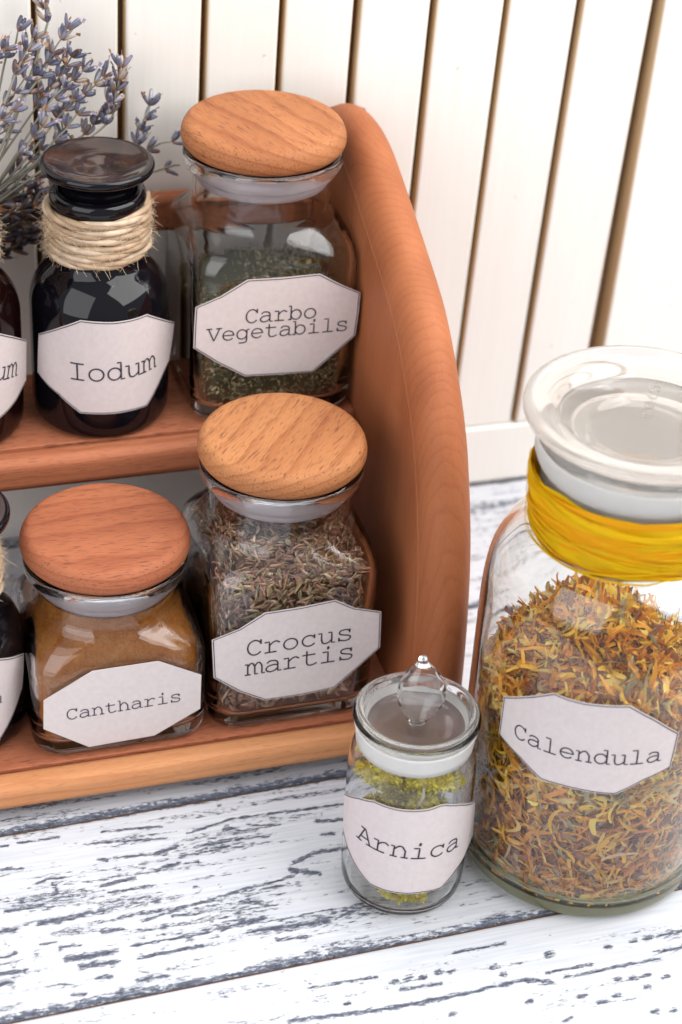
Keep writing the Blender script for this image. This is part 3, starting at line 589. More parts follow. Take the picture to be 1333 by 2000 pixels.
# ------------------------------------------------------------------ square glass jars with wooden lids
def square_jar(label, x, y, zlid, H, lidmat, key, a=31.0):
    """everything inside is measured from the middle of the lid's rim downwards"""
    t = thing('spice_jar', label, 'spice jar', (x, y, ZT + zlid - H), 'square glass jars with wooden lids')
    zo = H
    sh = -28.5 if H > 90 else -23.5
    out = [(-5.2, 27.6, 27.6), (-5.6, 28.6, 28.6), (-7, 29.1, 29.1), (-9.5, 29.1, 29.1), (-11.3, 28.5, 28.5), (-12.6, 27.0, 27.0), (-13.6, 26.0, 26.0), (-15, 25.6, 25.6), (sh + 5, 25.5, 25.5),
           (sh + 2, 25.7, 25.7), (sh, 26.3, 26), (sh - 2, 27.4, 24.5), (sh - 4, 28.8, 21), (sh - 6.5, 30.0, 16.5), (sh - 9.5, 30.8, 12.5), (sh - 13, a, 10.2), (sh - 17, a, 9.5),
           (-H + 9, a, 9.5), (-H + 5, a - .1, 9.5), (-H + 2.4, a - .7, 9.8), (-H + 0.9, a - 1.8, 9.6), (-H + 0.2, a - 3.2, 9.4), (-H, a - 5, 9)]
    w = 2.3
    inn = [(-H + 5.2, a - 7, 9), (-H + 5.4, a - 4.6, 8.8), (-H + 6.6, a - 3.1, 8.2), (-H + 9, a - w - .2, 8), (sh - 17, a - w, 8), (sh - 13, a - w, 8.6), (sh - 9.5, 28.4, 11), (sh - 6.5, 27.5, 15.5), (sh - 4, 26.2, 19.5),
           (sh - 2, 24.9, 22.5), (sh, 24.0, 24), (sh + 3, 23.5, 23.5), (-15, 23.4, 23.4), (-9, 24.3, 24.3), (-6.2, 25.2, 25.2), (-5.4, 26.2, 26.2)]
    n = 112
    V1, F1 = sqloft(out, n, cap1=False); V2, F2 = sqloft(inn, n, cap0=False)
    V = np.array(list(V1) + list(V2)); F = [tuple(reversed(f)) for f in F1]; o1 = len(V1)
    F += [tuple(i + o1 for i in reversed(f)) for f in F2]
    last = o1 + (len(inn) - 1) * n
    for k in range(n):
        k2 = (k + 1) % n; F.append((k, k2, last + k2, last + k))
    F.append(tuple(range((len(out) - 1) * n, len(out) * n))); F.append(tuple(range(o1, o1 + n))[::-1])
    body = mesh_obj('glass_body', shift(V, (0, 0, zo)), F, M['glass'], t)
    bmx = bmesh.new(); bmx.from_mesh(body.data); bmesh.ops.recalc_face_normals(bmx, faces=bmx.faces); bmx.to_mesh(body.data); bmx.free()
    # wooden lid
    lp = [(0, 4.7), (24, 4.65), (26.3, 4.5), (27.4, 4.15), (28.5, 3.3), (29.3, 2.0), (29.8, 0.3), (29.9, -1.4), (29.5, -3.0), (28.6, -4.2), (27.2, -4.9), (0, -5.0)]
    V, F = lathe(lp, 112); lid = mesh_obj('wooden_lid', V, [tuple(reversed(f)) for f in F], lidmat, t); lid.location = (0, 0, zo * MM)
    gp = [(0, -4.6), (22.6, -4.6), (22.8, -8), (23.0, -9.6), (22.4, -10.4), (23.1, -11.2), (23.1, -12.6), (22.4, -13.4), (23.1, -14.2), (23.1, -16), (22.6, -17.3), (21, -17.5), (20.3, -17.3), (20.2, -9), (0, -9)]
    V, F = lathe(gp, 96); g = mesh_obj('gasket', V, [tuple(reversed(f)) for f in F], M['gasket'], lid)
    if key: label_part(key, t, border=None if key == 'cantharis' else True, closed=key in ('carbo', 'crocus'))
    return t
jar_carbo = square_jar('tall square jar of crushed green herb labelled Carbo Vegetabils on the upper shelf', 18.9, 78.94, 82.15, 102.75, M['lid_carbo'], 'carbo')
jar_crocus = square_jar('tall square jar of brown seeds labelled Crocus martis, in the bottom corner of the rack', 8.0, 0.0, 0.0, 102.8, M['lid_crocus'], 'crocus')
jar_canth = square_jar('short square jar of orange brown powder labelled Cantharis with a reddish wooden lid', -55.25, -0.5, -30.4, 72.4, M['lid_cantharis'], 'cantharis', a=31.4)

# ---- contents
def seed_template(length, wid, curve, nseg=6, nr=6):
    P = []; V = []
    for i in range(nseg + 1):
        u = i / nseg; r = wid * (math.sin(math.pi * (0.06 + 0.88 * u)) ** 0.8)
        c = np.array([(u - .5) * length, curve * ((2 * u - 1) ** 2 - .5), 0])
        for k in range(nr):
            an = 2 * math.pi * k / nr; V.append(c + np.array([0, r * math.cos(an), r * 0.75 * math.sin(an)]))
    F = [(i * nr + k, i * nr + (k + 1) % nr, (i + 1) * nr + (k + 1) % nr, (i + 1) * nr + k) for i in range(nseg) for k in range(nr)]
    return np.array(V), np.array(F)
def sample_shell(a, z0, z1, n, rng, depth, corner=8.0, top=None):
    """points in the outer layer of a square prism, plus its top layer; returns points, outward normals, and inner mask"""
    pts = []; nor = []
    while len(pts) < n:
        m = min(4000, 4 * n); X = rng.uniform(-a, a, (m, 3)); X[:, 2] = rng.uniform(z0, z1, m)
        for q in X:
            dx, dy = max(abs(q[0]) - (a - corner), 0), max(abs(q[1]) - (a - corner), 0)
            if math.hypot(dx, dy) > corner: continue
            dwall = min(a - abs(q[0]), a - abs(q[1])); dtop = z1 - q[2]
            if min(dwall, dtop) > depth: continue
            # front and left faces and the top are the ones that can be seen
            if q[1] > a - depth and rng.random() < .5 and dtop > depth: continue
            pts.append(q)
            if dwall < dtop:
                if a - abs(q[0]) < a - abs(q[1]): nor.append((math.copysign(1, q[0]), 0, 0))
                else: nor.append((0, math.copysign(1, q[1]), 0))
            else: nor.append((0, 0, 1))
            if len(pts) >= n: break
    return np.array(pts), np.array(nor, float)
rng = np.random.default_rng(3)
# seeds of the Crocus jar
sh = -28.5
T = [seed_template(L_, w_, c_) for L_, w_, c_ in ((5.2, 0.88, .55), (4.7, 0.95, .35), (5.8, 0.8, .8), (4.2, 0.9, .25))]
p1, n1_ = sample_shell(27.3, 6.6 - 102.8 + .8, sh - 11, 4600, rng, 3.4)
# shoulder and neck layer
k = 1500; ang = rng.uniform(0, 2 * math.pi, k); zz = rng.uniform(sh - 12, sh + 1.5, k)
def rin(z): return np.interp(z, [sh - 12, sh - 9.5, sh - 6.5, sh - 4, sh - 2, sh, sh + 3], [26.6, 26.2, 25.4, 24.4, 23.2, 22.6, 22.4])
rr = rin(zz) - 0.6 - rng.random(k) ** 2 * 3.2; p2 = np.stack([rr * np.cos(ang), rr * np.sin(ang), zz], 1); n2_ = np.stack([np.cos(ang), np.sin(ang), 0 * ang], 1)
dia = np.abs(np.abs(p2[:, 0]) - np.abs(p2[:, 1]))
k3 = 500; ang = rng.uniform(0, 2 * math.pi, k3); r3 = 22 * np.sqrt(rng.random(k3)); p3 = np.stack([r3 * np.cos(ang), r3 * np.sin(ang), sh + 1 - rng.random(k3) * 2], 1); n3_ = np.tile([0, 0, 1.], (k3, 1))
# corners of the shoulder
k4 = 900; cx4 = rng.uniform(-1, 1, (k4, 2)); s4 = rng.integers(0, 4, k4); zz4 = rng.uniform(sh - 13, sh - 6.5, k4)
aa4 = np.interp(zz4, [sh - 13, sh - 9.5, sh - 6.5], [27.0, 26.4, 24.6]); cc = aa4 - 1 - rng.random(k4) * 3; tt = rng.uniform(-1, 1, k4) * (aa4 - 4)
p4 = np.where((s4 % 2 == 0)[:, None], np.stack([np.where(s4 == 0, cc, -cc), tt, zz4], 1), np.stack([tt, np.where(s4 == 1, cc, -cc), zz4], 1))
n4_ = np.where((s4 % 2 == 0)[:, None], np.stack([np.where(s4 == 0, 1., -1.), 0 * tt, 0 * tt], 1), np.stack([0 * tt, np.where(s4 == 1, 1., -1.), 0 * tt], 1))
pos = np.concatenate([p1, p2, p3, p4]); nrm = np.concatenate([n1_, n2_, n3_, n4_])
base = np.array([[.38, .205, .125], [.46, .28, .175], [.25, .13, .09], [.40, .31, .17], [.56, .42, .28], [.33, .175, .14]])
pick = rng.choice(len(base), len(pos), p=[.26, .2, .2, .1, .1, .14]); tn = base[pick] * rng.uniform(.75, 1.2, (len(pos), 1))
pos = pos - nrm * 0.3
V, F, Tt = scatter(T, pos, rng, rng.uniform(.8, 1.1, len(pos)), tn, normal=nrm)
# pale ribs along every seed
pv = np.arange(len(V)) % 6; stripe = np.where((pv % 3 == 0)[:, None], 1.45, 0.72); Tt = np.clip(Tt * stripe, 0, 1)
seeds = mesh_obj('brown_seeds', V + np.array([8.0, 0, ZT]), F, M['tint'], None, tint=Tt, local=(8.0, 0, ZT - 102.8))
tag(seeds, 'ribbed brown and greenish seeds filling the tall lower jar', 'seeds', kind='stuff')
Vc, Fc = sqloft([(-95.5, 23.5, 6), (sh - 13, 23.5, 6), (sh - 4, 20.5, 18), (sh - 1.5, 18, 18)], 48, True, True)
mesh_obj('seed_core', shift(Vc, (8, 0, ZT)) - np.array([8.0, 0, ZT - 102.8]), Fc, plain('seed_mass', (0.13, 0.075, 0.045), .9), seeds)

# crushed herb of the Carbo jar
def flake(rng, k):
    n = 5; an = np.sort(rng.uniform(0, 2 * math.pi, n)); r = rng.uniform(.5, 1.1, n)
    V = np.stack([r * np.cos(an) * 1.5, r * np.sin(an) * .8, rng.uniform(-.25, .25, n)], 1); c = V.mean(0) + [0, 0, .25]
    V = np.vstack([V, c]); F = np.array([(i, (i + 1) % n, n) for i in range(n)]); return V, F
T = [flake(rng, k) for k in range(14)]
def stick():
    V, F = tube([(-2.4, 0, 0), (0, .2, .1), (2.4, 0, 0)], 0.17, 3, False); V = np.array(V)
    F3 = []
    for f in F: F3 += [(f[0], f[1], f[2]), (f[0], f[2], f[3])]
    return V, np.array(F3)
T += [stick(), stick()]
ztop = 21.0 - 82.15   # level of the herb below the lid
p1, n1_ = sample_shell(28.2, 6.8 - 102.75, ztop, 7600, rng, 2.6)
hump = 1.6 * np.sin(p1[:, 0] / 11) + 1.2 * np.cos(p1[:, 1] / 9 + 1)
p1[:, 2] += np.where(n1_[:, 2] > 0, hump, np.clip((p1[:, 2] - ztop + 6) / 6, 0, 1) * hump)
base = np.array([[.36, .30, .15], [.46, .38, .20], [.22, .19, .10], [.66, .52, .31], [.34, .23, .12], [.52, .47, .29]])
pick = rng.choice(len(base), len(p1), p=[.28, .22, .22, .1, .08, .1]); tn = base[pick] * rng.uniform(.7, 1.25, (len(p1), 1))
V, F, Tt = scatter(T, p1 - n1_ * .2, rng, rng.uniform(.55, 1.15, len(p1)), tn, normal=n1_)
herb = mesh_obj('crushed_green_herb', V + np.array([18.9, 78.94, ZT + 82.15]), F, M['tint'], None, smooth=False, tint=Tt, local=(18.9, 78.94, ZT - 20.6))
tag(herb, 'crushed dark green dried herb half filling the jar on the upper shelf', 'dried herb', kind='stuff')
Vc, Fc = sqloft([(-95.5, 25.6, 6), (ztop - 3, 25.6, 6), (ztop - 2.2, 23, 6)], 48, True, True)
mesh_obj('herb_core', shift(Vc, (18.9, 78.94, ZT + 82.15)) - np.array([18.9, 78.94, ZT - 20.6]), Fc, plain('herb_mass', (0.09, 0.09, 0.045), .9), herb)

# powder of the Cantharis jar: packed right up into the neck
H = 72.4; s2 = -23.5; a_ = 31.4 - 2.3
lv = [(-H + 5.9, a_ - 5, 8), (-H + 6.3, a_ - 2.4, 8), (-H + 7.4, a_ - 1.1, 7.6), (-H + 9.5, a_ - .35, 7.7), (s2 - 17, a_ - .3, 7.7), (s2 - 13, a_ - .3, 8.3), (s2 - 9.5, 27.9, 10.8), (s2 - 6.5, 27.0, 15.2), (s2 - 4, 25.7, 19.2), (s2 - 2, 24.4, 22.2), (s2, 23.6, 23.6), (s2 + 3, 23.1, 23.1), (s2 + 5.5, 22.9, 22.9)]
Vc, Fc = sqloft(lv, 96, True, True)
pw = mesh_obj('spice_powder', shift(Vc, (-55.25, -.5, ZT - 30.4)), Fc, M['powder'], None, local=(-55.25, -.5, ZT - 102.8))
tag(pw, 'packed orange brown ground spice filling the short jar', 'powder', kind='stuff')

# ------------------------------------------------------------------ dark bottles with twine
def twine_wrap(parent, R, z0, z1, rng, cord=1.9, extra=0):
    bag = Bag(); turns = max(3, int(round((z1 - z0) / (2 * cord * 0.84))))
    npt = int(turns * 60); tot = turns * 2 * math.pi
    C = []
    for i in range(npt + 1):
        u = i / npt; a = u * tot; tilt = 0.9 * math.sin(a + 1.0) * (1 if True else 0)
        C.append(np.array([(R + cord * .8 + .35 * math.sin(u * 37)) * math.cos(a), (R + cord * .8 + .35 * math.sin(u * 37)) * math.sin(a), z0 + (z1 - z0) * u + tilt + .35 * math.sin(u * 61 + 2)]))
    for ply in range(3):                # three twisted strands
        P = []
        for i, c in enumerate(C):
            t = C[min(i + 1, npt)] - C[max(i - 1, 0)]; t /= np.linalg.norm(t); er = np.array([c[0], c[1], 0]); er /= np.linalg.norm(er); b = np.cross(t, er)
            ph = i * 0.30 + ply * 2.094; P.append(c + cord * .42 * (math.cos(ph) * er + math.sin(ph) * b))
        V, F = tube(P, lambda u: cord * .62 * (1 + .12 * math.sin(u * 200 + ply)), 6)
        col = np.array([[.47, .33, .21], [.60, .46, .33], [.40, .27, .165]][ply]); tn = np.tile(col, (len(V), 1)) * (0.8 + .35 * np.repeat(rng.random((len(V) // 6 + 1, 1)), 6, 0)[:len(V)])
        bag.add(V, F, tn)
    for _ in range(1000 + extra):        # loose fibres
        c = C[rng.integers(0, npt)]; er = np.array([c[0], c[1], 0]); er /= np.linalg.norm(er); tt = np.array([-er[1], er[0], 0])
        d = er * rng.uniform(.1, .9) + tt * rng.normal() + np.array([0, 0, rng.normal() * .6]); d /= np.linalg.norm(d); Ln = rng.uniform(1.5, 4.5) * (2 if rng.random() < .06 else 1)
        s = c + er * cord * .75; b2 = rng.normal(size=3) * .8
        V, F = tube([s, s + d * Ln * .4 + b2 * .3, s + d * Ln * .8 + b2 * .9 + np.array([0, 0, -.3])], 0.055, 3, False); bag.add(V, F, np.array([.66, .52, .36]) * rng.uniform(.7, 1.2))
    return bag.obj('twine', M['twine'], parent)
def dark_bottle(label, x, y, z, bodymat, key, seed, cut=0.0, rs=1.0):
    t = thing('apothecary_bottle', label, 'bottle', (x, y, z), 'dark bottles tied with twine'); r = np.random.default_rng(seed)
    prof = [(0, 1.2), (18, 1.2), (20, .3), (22.3, .2), (23.9, 1.2), (24.9, 3.4), (25.3, 7), (25.4, 20), (25.4, 46), (25.1, 49.5), (24.0, 53.5), (22.0, 57.3), (19.4, 60.2), (17.2, 62.2), (16.2, 64.5), (15.9, 67), (15.9, 82.5), (16.4, 84), (17.0, 85.8), (17.2, 87.6), (16.9, 89.3), (15.8, 90.3), (14.6, 90.6), (13.5, 90.2), (13.2, 87), (13.2, 75), (0, 75)]
    low_ = lambda P: [(r_q * (rs if z_q > 90.7 and r_q > 13.3 else 1), z_q - cut * min(max((z_q - 30) / 16, 0), 1)) for r_q, z_q in P]
    V, F = lathe(low_(fillet(prof, it=1)), 96); mesh_obj('bottle_body', V, [tuple(reversed(f)) for f in F], bodymat, t)
    sp = [(0, 98.7), (4, 98.5), (9, 98.3), (13, 99.0), (15.8, 99.9), (17.3, 100.5), (18.6, 100.9), (19.6, 100.6), (20.1, 99.6), (19.9, 98.2), (18.8, 97.0), (16.8, 96.0), (14.8, 94.8), (13.7, 93.2), (13.3, 91.2), (12.9, 88), (12.4, 78), (0, 78)]
    V, F = lathe(low_(fillet(sp, it=2)), 96); st = mesh_obj('stopper', V, [tuple(reversed(f)) for f in F], M['stopper_brown'] if True else bodymat, t)
    st.data.materials.append(bodymat)
    for pgon in st.data.polygons:       # the upper dish is thinner, browner glass than the thick rim
        c = pgon.center / MM
        if math.hypot(c[0], c[1]) > 18.4 * rs or c[2] < 97.9 - cut: pgon.material_index = 1
    twine_wrap(t, 15.9, 66.5 - cut, 85.0 - cut, r)
    if key: label_part(key, t, border=True)
    return t
b_iod = dark_bottle('black glass bottle labelled Iodum, neck wound with jute twine, beside the green herb jar', -43.3, 69.8, ZT - 20.7, M['black'], 'iodum', 1)
b_um = dark_bottle('dark bottle cut by the photo edge on the upper shelf, label ending in um', -97.5, 69.8, ZT - 20.7, M['amber'], 'um', 2)
b_lo = dark_bottle('dark bottle cut by the photo edge on the lower shelf beside the orange powder jar', -110.5, -1.0, ZT - 102.8, M['black'], 'low', 3, cut=9.0, rs=1.12)

# ------------------------------------------------------------------ small glass jar with a drop-shaped stopper handle
ax, ay = 29.2, -98.4
arn = thing('stoppered_jar', 'small clear jar of yellow flowers labelled Arnica with a glass drop handle', 'glass jar', (ax, ay, 0.15))
o_ = [(0, 0.6), (12, 0.5), (16, 0.0), (18.6, 0.3), (20.2, 1.6), (21.0, 4), (21.3, 8), (21.5, 22), (21.6, 50), (21.3, 56), (20.4, 60.2), (19.2, 62.8), (18.7, 64.5), (19.0, 66), (19.4, 70.5), (20.3, 72.3), (21.1, 73.2), (21.3, 74.2), (20.9, 75.0), (20.1, 75.2)]
i_ = [(19.6, 74.8), (19.0, 72.8), (18.4, 70), (17.9, 64.6), (18.4, 62.4), (19.6, 59.8), (20.5, 56), (20.8, 50), (20.7, 22), (20.5, 8), (19.9, 4.0), (18.2, 2.0), (14, 1.5), (0, 1.5)]
V, F = lathe(fillet(o_, it=1) + fillet(i_, it=1), 112); mesh_obj('glass_body', V, [tuple(reversed(f)) for f in F], M['glass'], arn)
# ground band inside the neck, then the hollow lid with its dished floor
V, F = lathe([(19.55, 63.6), (19.8, 66), (20.15, 70.2), (20.7, 71.5), (20.4, 71.7), (19.75, 70.4), (19.3, 66), (19.1, 63.6)], 96, closed=True)
mesh_obj('frosted_band', V, [tuple(reversed(f)) for f in F], M['ground'], arn)
lid = [(0, 68.2), (6, 68.2), (14.6, 68.8), (16.0, 69.8), (16.6, 71.4), (17.0, 74.0), (17.5, 75.9), (18.4, 76.6), (19.2, 76.5), (19.5, 75.9), (19.0, 74.9), (18.3, 73.5), (17.8, 71.0), (17.2, 66.0), (16.6, 64.8), (16.0, 65.2), (15.8, 67.0), (14, 67.2), (0, 66.9)]
V, F = lathe(fillet(lid, it=1), 112); al = mesh_obj('stopper', V, [tuple(reversed(f)) for f in F], M['glass'], arn)
al.data.materials.append(M['ground']); al.data.materials.append(M['floor_reflection'])
for pgon in al.data.polygons:       # the plug's wall is ground, the rim is clear; the floor carries a painted reflection
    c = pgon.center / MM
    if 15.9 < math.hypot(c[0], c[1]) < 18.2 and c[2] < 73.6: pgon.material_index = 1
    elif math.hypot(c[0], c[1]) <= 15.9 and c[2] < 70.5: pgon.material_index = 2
# drop handle: a flattened hollow loop pulled to a point
bag = Bag(); n = 40; prof_h = [(2.0, 68.3), (2.2, 69.5), (3.3, 71.5), (5.4, 75), (7.0, 79), (7.4, 83), (6.7, 87), (5.1, 90.6), (3.1, 93.4), (1.6, 95.4), (1.3, 96.8), (0.9, 97.8), (0, 98.1)]
P = catmull([(p_[0], p_[1]) for p_ in prof_h], 4); V = []; F = []
for r, z in P:
    for k in range(n):
        a = 2 * math.pi * k / n; V.append((max(r, .02) * math.cos(a) + .8 * math.sin((z - 68) / 30 * 3), max(r, .02) * .7 * math.sin(a) + 0.6, z))
for i in range(len(P) - 1):
    for k in range(n): k2 = (k + 1) % n; F.append((i * n + k, i * n + k2, (i + 1) * n + k2, (i + 1) * n + k))
bag.add(V, F)
Pi = [(max(r - .5 - .12 * math.sin(z), .0), z) for r, z in P if 70.5 < z < 94]; V = []; F = []
for r, z in Pi:
    for k in range(n):
        a = 2 * math.pi * k / n; V.append((max(r, .02) * math.cos(a) + .8 * math.sin((z - 68) / 30 * 3), max(r, .02) * .66 * math.sin(a) + 0.6, z))
for i in range(len(Pi) - 1):
    for k in range(n): k2 = (k + 1) % n; F.append((i * n + k, (i + 1) * n + k, (i + 1) * n + k2, i * n + k2))
F.append(tuple(range(n))); F.append(tuple(range((len(Pi) - 1) * n, len(Pi) * n))[::-1])
bag.add(V, F); hd = bag.obj('drop_handle', M['glass'], al)
hd.rotation_euler = (0, 0, math.radians(-15)); hd.scale = (1.08, 1.08, 1.0)
label_part('arnica', arn)

# yellow flower heads inside
def flower_cluster(c, R, rng, bag, n=70):
    for _ in range(n):
        d = rng.normal(size=3); d /= np.linalg.norm(d)
        d[2] = abs(d[2]) * .8 + d[2] * .2; base_ = c + d * R * rng.uniform(.55, .8); tip = c + d * R * rng.uniform(.85, 1.15)
        s = np.cross(d, rng.normal(size=3)); s /= np.linalg.norm(s); wdt = R * .1
        col = np.array([1.0, .90, .11]) * rng.uniform(.75, 1.15) if rng.random() < .8 else np.array([.80, .62, .18])
        V = [base_ - s * wdt * .5, base_ + s * wdt * .5, tip + s * wdt, tip + d * wdt * .6, tip - s * wdt]
        bag.add(V, [(0, 1, 2, 3, 4)], np.clip(col, 0, 1))
    V, F = lathe([(0, -.62 * R), (.5 * R, -.35 * R), (.68 * R, .1 * R), (.5 * R, .45 * R), (0, .62 * R)], 10); bag.add(shift(V, c), F, np.array([.60, .50, .10]))
bag = Bag(); rng = np.random.default_rng(12)
cl = []
while len(cl) < 58:
    a = rng.uniform(0, 2 * math.pi); r = 14.6 * math.sqrt(rng.random()); z = rng.uniform(7, 60) if len(cl) > 8 and rng.random() < .75 else rng.uniform(46, 58.5)
    if len(cl) in range(9, 16): a = math.radians([-128, -112, -95, -150, -60, -35, -172][len(cl) - 9]); r = 14; z = [8, 7.5, 8, 20, 16, 22, 26][len(cl) - 9]
    if 16 <= len(cl) and z < 18: continue
    q = np.array([r * math.cos(a), r * math.sin(a), z])
    if all(np.linalg.norm(q - c) > 5.2 for c in cl) or rng.random() < .02: cl.append(q)
for c in cl: flower_cluster(c, rng.uniform(3.8, 5.4), rng, bag, 110)
for an_, r_c, z_c, R_c in ((-116, 14.2, 6.3, 5.0), (-92, 14.6, 5.8, 4.4), (-160, 13.5, 14, 5.2), (-45, 14, 12, 4.6)):
    flower_cluster(np.array([r_c * math.cos(math.radians(an_)), r_c * math.sin(math.radians(an_)), z_c]), R_c, rng, bag, 170)
for _ in range(26):
    c = cl[rng.integers(0, len(cl))]; e = c + rng.normal(size=3) * np.array([6, 6, 7]); rad = math.hypot(e[0], e[1])
    if rad > 16: e[:2] *= 16 / rad
    e[2] = min(max(e[2], 5), 61); V, F = tube(catmull([c, (c + e) / 2 + rng.normal(size=3), e], 4), rng.uniform(.35, .7), 5); bag.add(V, F, np.array([.62, .57, .45]) * rng.uniform(.8, 1.1))
V_ = np.concatenate(bag.V)
fl = mesh_obj('dried_yellow_flowers', V_ + np.array([ax, ay, .15]), bag.F, M['petal'], None, smooth=False, tint=np.concatenate(bag.T), local=(ax, ay, .15))
tag(fl, 'dried yellow flower heads and grey stems inside the small jar', 'dried flowers', kind='stuff')

# ------------------------------------------------------------------ big bottle
bx_, by_ = 97.3, -93.0
big = thing('stoppered_bottle', 'big clear bottle of orange petals labelled Calendula, neck wound with yellow raffia', 'glass bottle', (bx_, by_, 0.15))
o_ = [(0, 1.6), (30, 1.4), (35, .4), (38.8, 0), (41.6, 1.2), (43.2, 4), (44.0, 9), (44.4, 20), (44.6, 60), (44.6, 100), (44.4, 110), (43.6, 118), (42.0, 124.5), (39.4, 129.5), (36.0, 133), (32.4, 135.8), (30.2, 138.6), (29.4, 142), (29.6, 150), (30.4, 158), (32.0, 161), (32.9, 164), (32.9, 169), (32.2, 171.5), (30.6, 172.6)]
i_ = [(29.6, 172.0), (28.9, 169), (28.2, 160), (26.9, 142), (27.6, 137.6), (30.4, 133.8), (34.2, 130.8), (37.4, 127.4), (39.9, 122.8), (41.4, 117), (42.1, 110), (42.3, 100), (42.2, 20), (41.6, 12), (40.6, 8.4), (38.2, 6.4), (34, 5.6), (0, 5.4)]
V, F = lathe(fillet(o_, it=1) + fillet(i_, it=1), 144); mesh_obj('glass_body', V, [tuple(reversed(f)) for f in F], M['glass_big'], big)
st = [(0, 170.8), (14.8, 171.0), (16.6, 171.6), (18.0, 172.8), (21, 173.8), (25.0, 175.2), (26.8, 176.6), (28.2, 178.5), (30, 179.6), (33.5, 180.6), (36.2, 181.3), (37.8, 181.1), (38.6, 180.0), (38.4, 178.0), (37.0, 176.2), (34, 174.9), (30.6, 174.0), (28.6, 173.2), (28.2, 170), (27.4, 160), (26.4, 146), (25.2, 144.6), (23.6, 145), (23.2, 147), (24.2, 160), (24.6, 168.5), (23.2, 171.0), (18, 169.6), (15, 168.2), (0, 168.0)]
V, F = lathe(fillet(st, it=1), 144); bst = mesh_obj('stopper', V, [tuple(reversed(f)) for f in F], M['stopper_clear'], big)
V, F = lathe([(29.25, 145), (30.5, 158.5), (32.3, 161.6), (33.15, 164), (33.15, 169), (32.9, 169.1), (32.75, 164), (31.9, 161.6), (29.9, 158), (28.95, 145)], 120, closed=True)
mesh_obj('frosted_neck_band', V, [tuple(reversed(f)) for f in F], M['ground'], big)
# embossed writing on the stopper: 500ml
def Sst(s, z, l=0.0):  # s along the line of writing, z across it; the writing runs round towards the rim
    r0 = 21.0; ang = math.radians(58); er = np.array([math.cos(ang), math.sin(ang)]); et = np.array([-er[1], er[0]])
    q = er * (r0 - s) + et * (-z); rr_ = math.hypot(*q); zz_ = float(np.interp(rr_, [0, 14.8, 16.6, 18.0, 21, 25.0, 26.8, 28.2], [170.8, 171.0, 171.6, 172.8, 173.8, 175.2, 176.6, 178.5]))
    return np.array([q[0], q[1], zz_ + .08 + l])
emb = Bag(); t_ = lettering('500ml', (-3.2, -1.8), (12.0, -1.8), Sst, stroke=.10, lift=.12); emb.add(np.concatenate(t_.V), t_.F)
eo = emb.obj('embossed_volume', M['stopper_clear'], bst); so = eo.modifiers.new('thickness', 'SOLIDIFY'); so.thickness = .00025
# thick greenish foot of the bottle
for o_b in big.children:
    if o_b.name.startswith('glass_body'):
        o_b.data.materials.append(M['glass_green'])
        for pgon in o_b.data.polygons:
            if pgon.center[2] < 0.0068: pgon.material_index = 1
# raffia
bag = Bag(); rng = np.random.default_rng(8)
for s in range(60):
    z_ = 136.8 + 21.6 * rng.random(); amp = rng.uniform(.2, 3.2); ph = rng.uniform(0, 6.28); a0 = rng.uniform(0, 6.28); span_ = rng.uniform(3.0, 6.6); wd_ = rng.uniform(2.0, 6.0)
    col = np.array([1.0, .67, .002]) if rng.random() < .6 else np.array([1.0, .50, .002])
    col = col * rng.uniform(.85, 1.05); nn_ = 90; V = []; F = []
    wob_ = rng.uniform(0, 6.28, 4); lay = rng.random() * 1.5
    for i in range(nn_ + 1):
        u = i / nn_; a = a0 + span_ * u; zc = z_ + amp * math.sin(a + ph) + .25 * math.sin(a * 7 + wob_[0]); zc = min(max(zc, 136.6), 158.6)
        Rb = np.interp(zc, [136, 138, 141, 148, 157, 159], [31.4, 31.0, 31.0, 31.8, 32.8, 32.6]) + lay + .18 * math.sin(a * 11 + wob_[1])
        hw_ = wd_ / 2 * (.75 + .35 * math.sin(a * 3 + wob_[2])) * min(1, 8 * u + .15, 8 * (1 - u) + .15)
        for j, q in enumerate((-1, -.33, .33, 1)):
            rj = Rb + .22 * math.sin(j * 2.1 + a * 5 + wob_[3]) + (.15 if j in (1, 2) else -.12)
            V.append((rj * math.cos(a), rj * math.sin(a), zc + q * hw_))
        if i:
            for j in range(3): F.append(((i - 1) * 4 + j, i * 4 + j, i * 4 + j + 1, (i - 1) * 4 + j + 1))
    bag.add(V, F, np.clip(col, 0, 1))
for s in range(26):
    a0 = rng.uniform(0, 6.28); z_ = rng.uniform(138, 157); V = []; F = []
    for i in range(25):
        u = i / 24; a = a0 + 1.5 * u; zc = min(max(z_ + 2.5 * (u - .5) * rng.choice([-1, 1]) * 0 + 3.0 * math.sin(u * 3 + s) - 1.5, 137), 158); rb = float(np.interp(zc, [136, 141, 148, 157, 159], [33.2, 33.0, 33.6, 34.4, 34.2])) + .5 * math.sin(u * math.pi)
        for q in (-.35, 0, .35): V.append((rb * math.cos(a) + 0, rb * math.sin(a), zc + q + (0.0)))
        if i:
            for j in range(2): F.append(((i - 1) * 3 + j, i * 3 + j, i * 3 + j + 1, (i - 1) * 3 + j + 1))
    bag.add(V, F, np.array([1.0, .67, .002]) * rng.uniform(.8, 1.0))
V, F = lathe([(30.9, 136.6), (31.2, 142), (31.9, 150), (32.9, 158.4)], 120); bag.add(V, [tuple(reversed(f)) for f in F], np.array([1.0, .57, .002]))
bag.obj('raffia_band', M['raffia'], big)
label_part('calendula', big, closed=True)

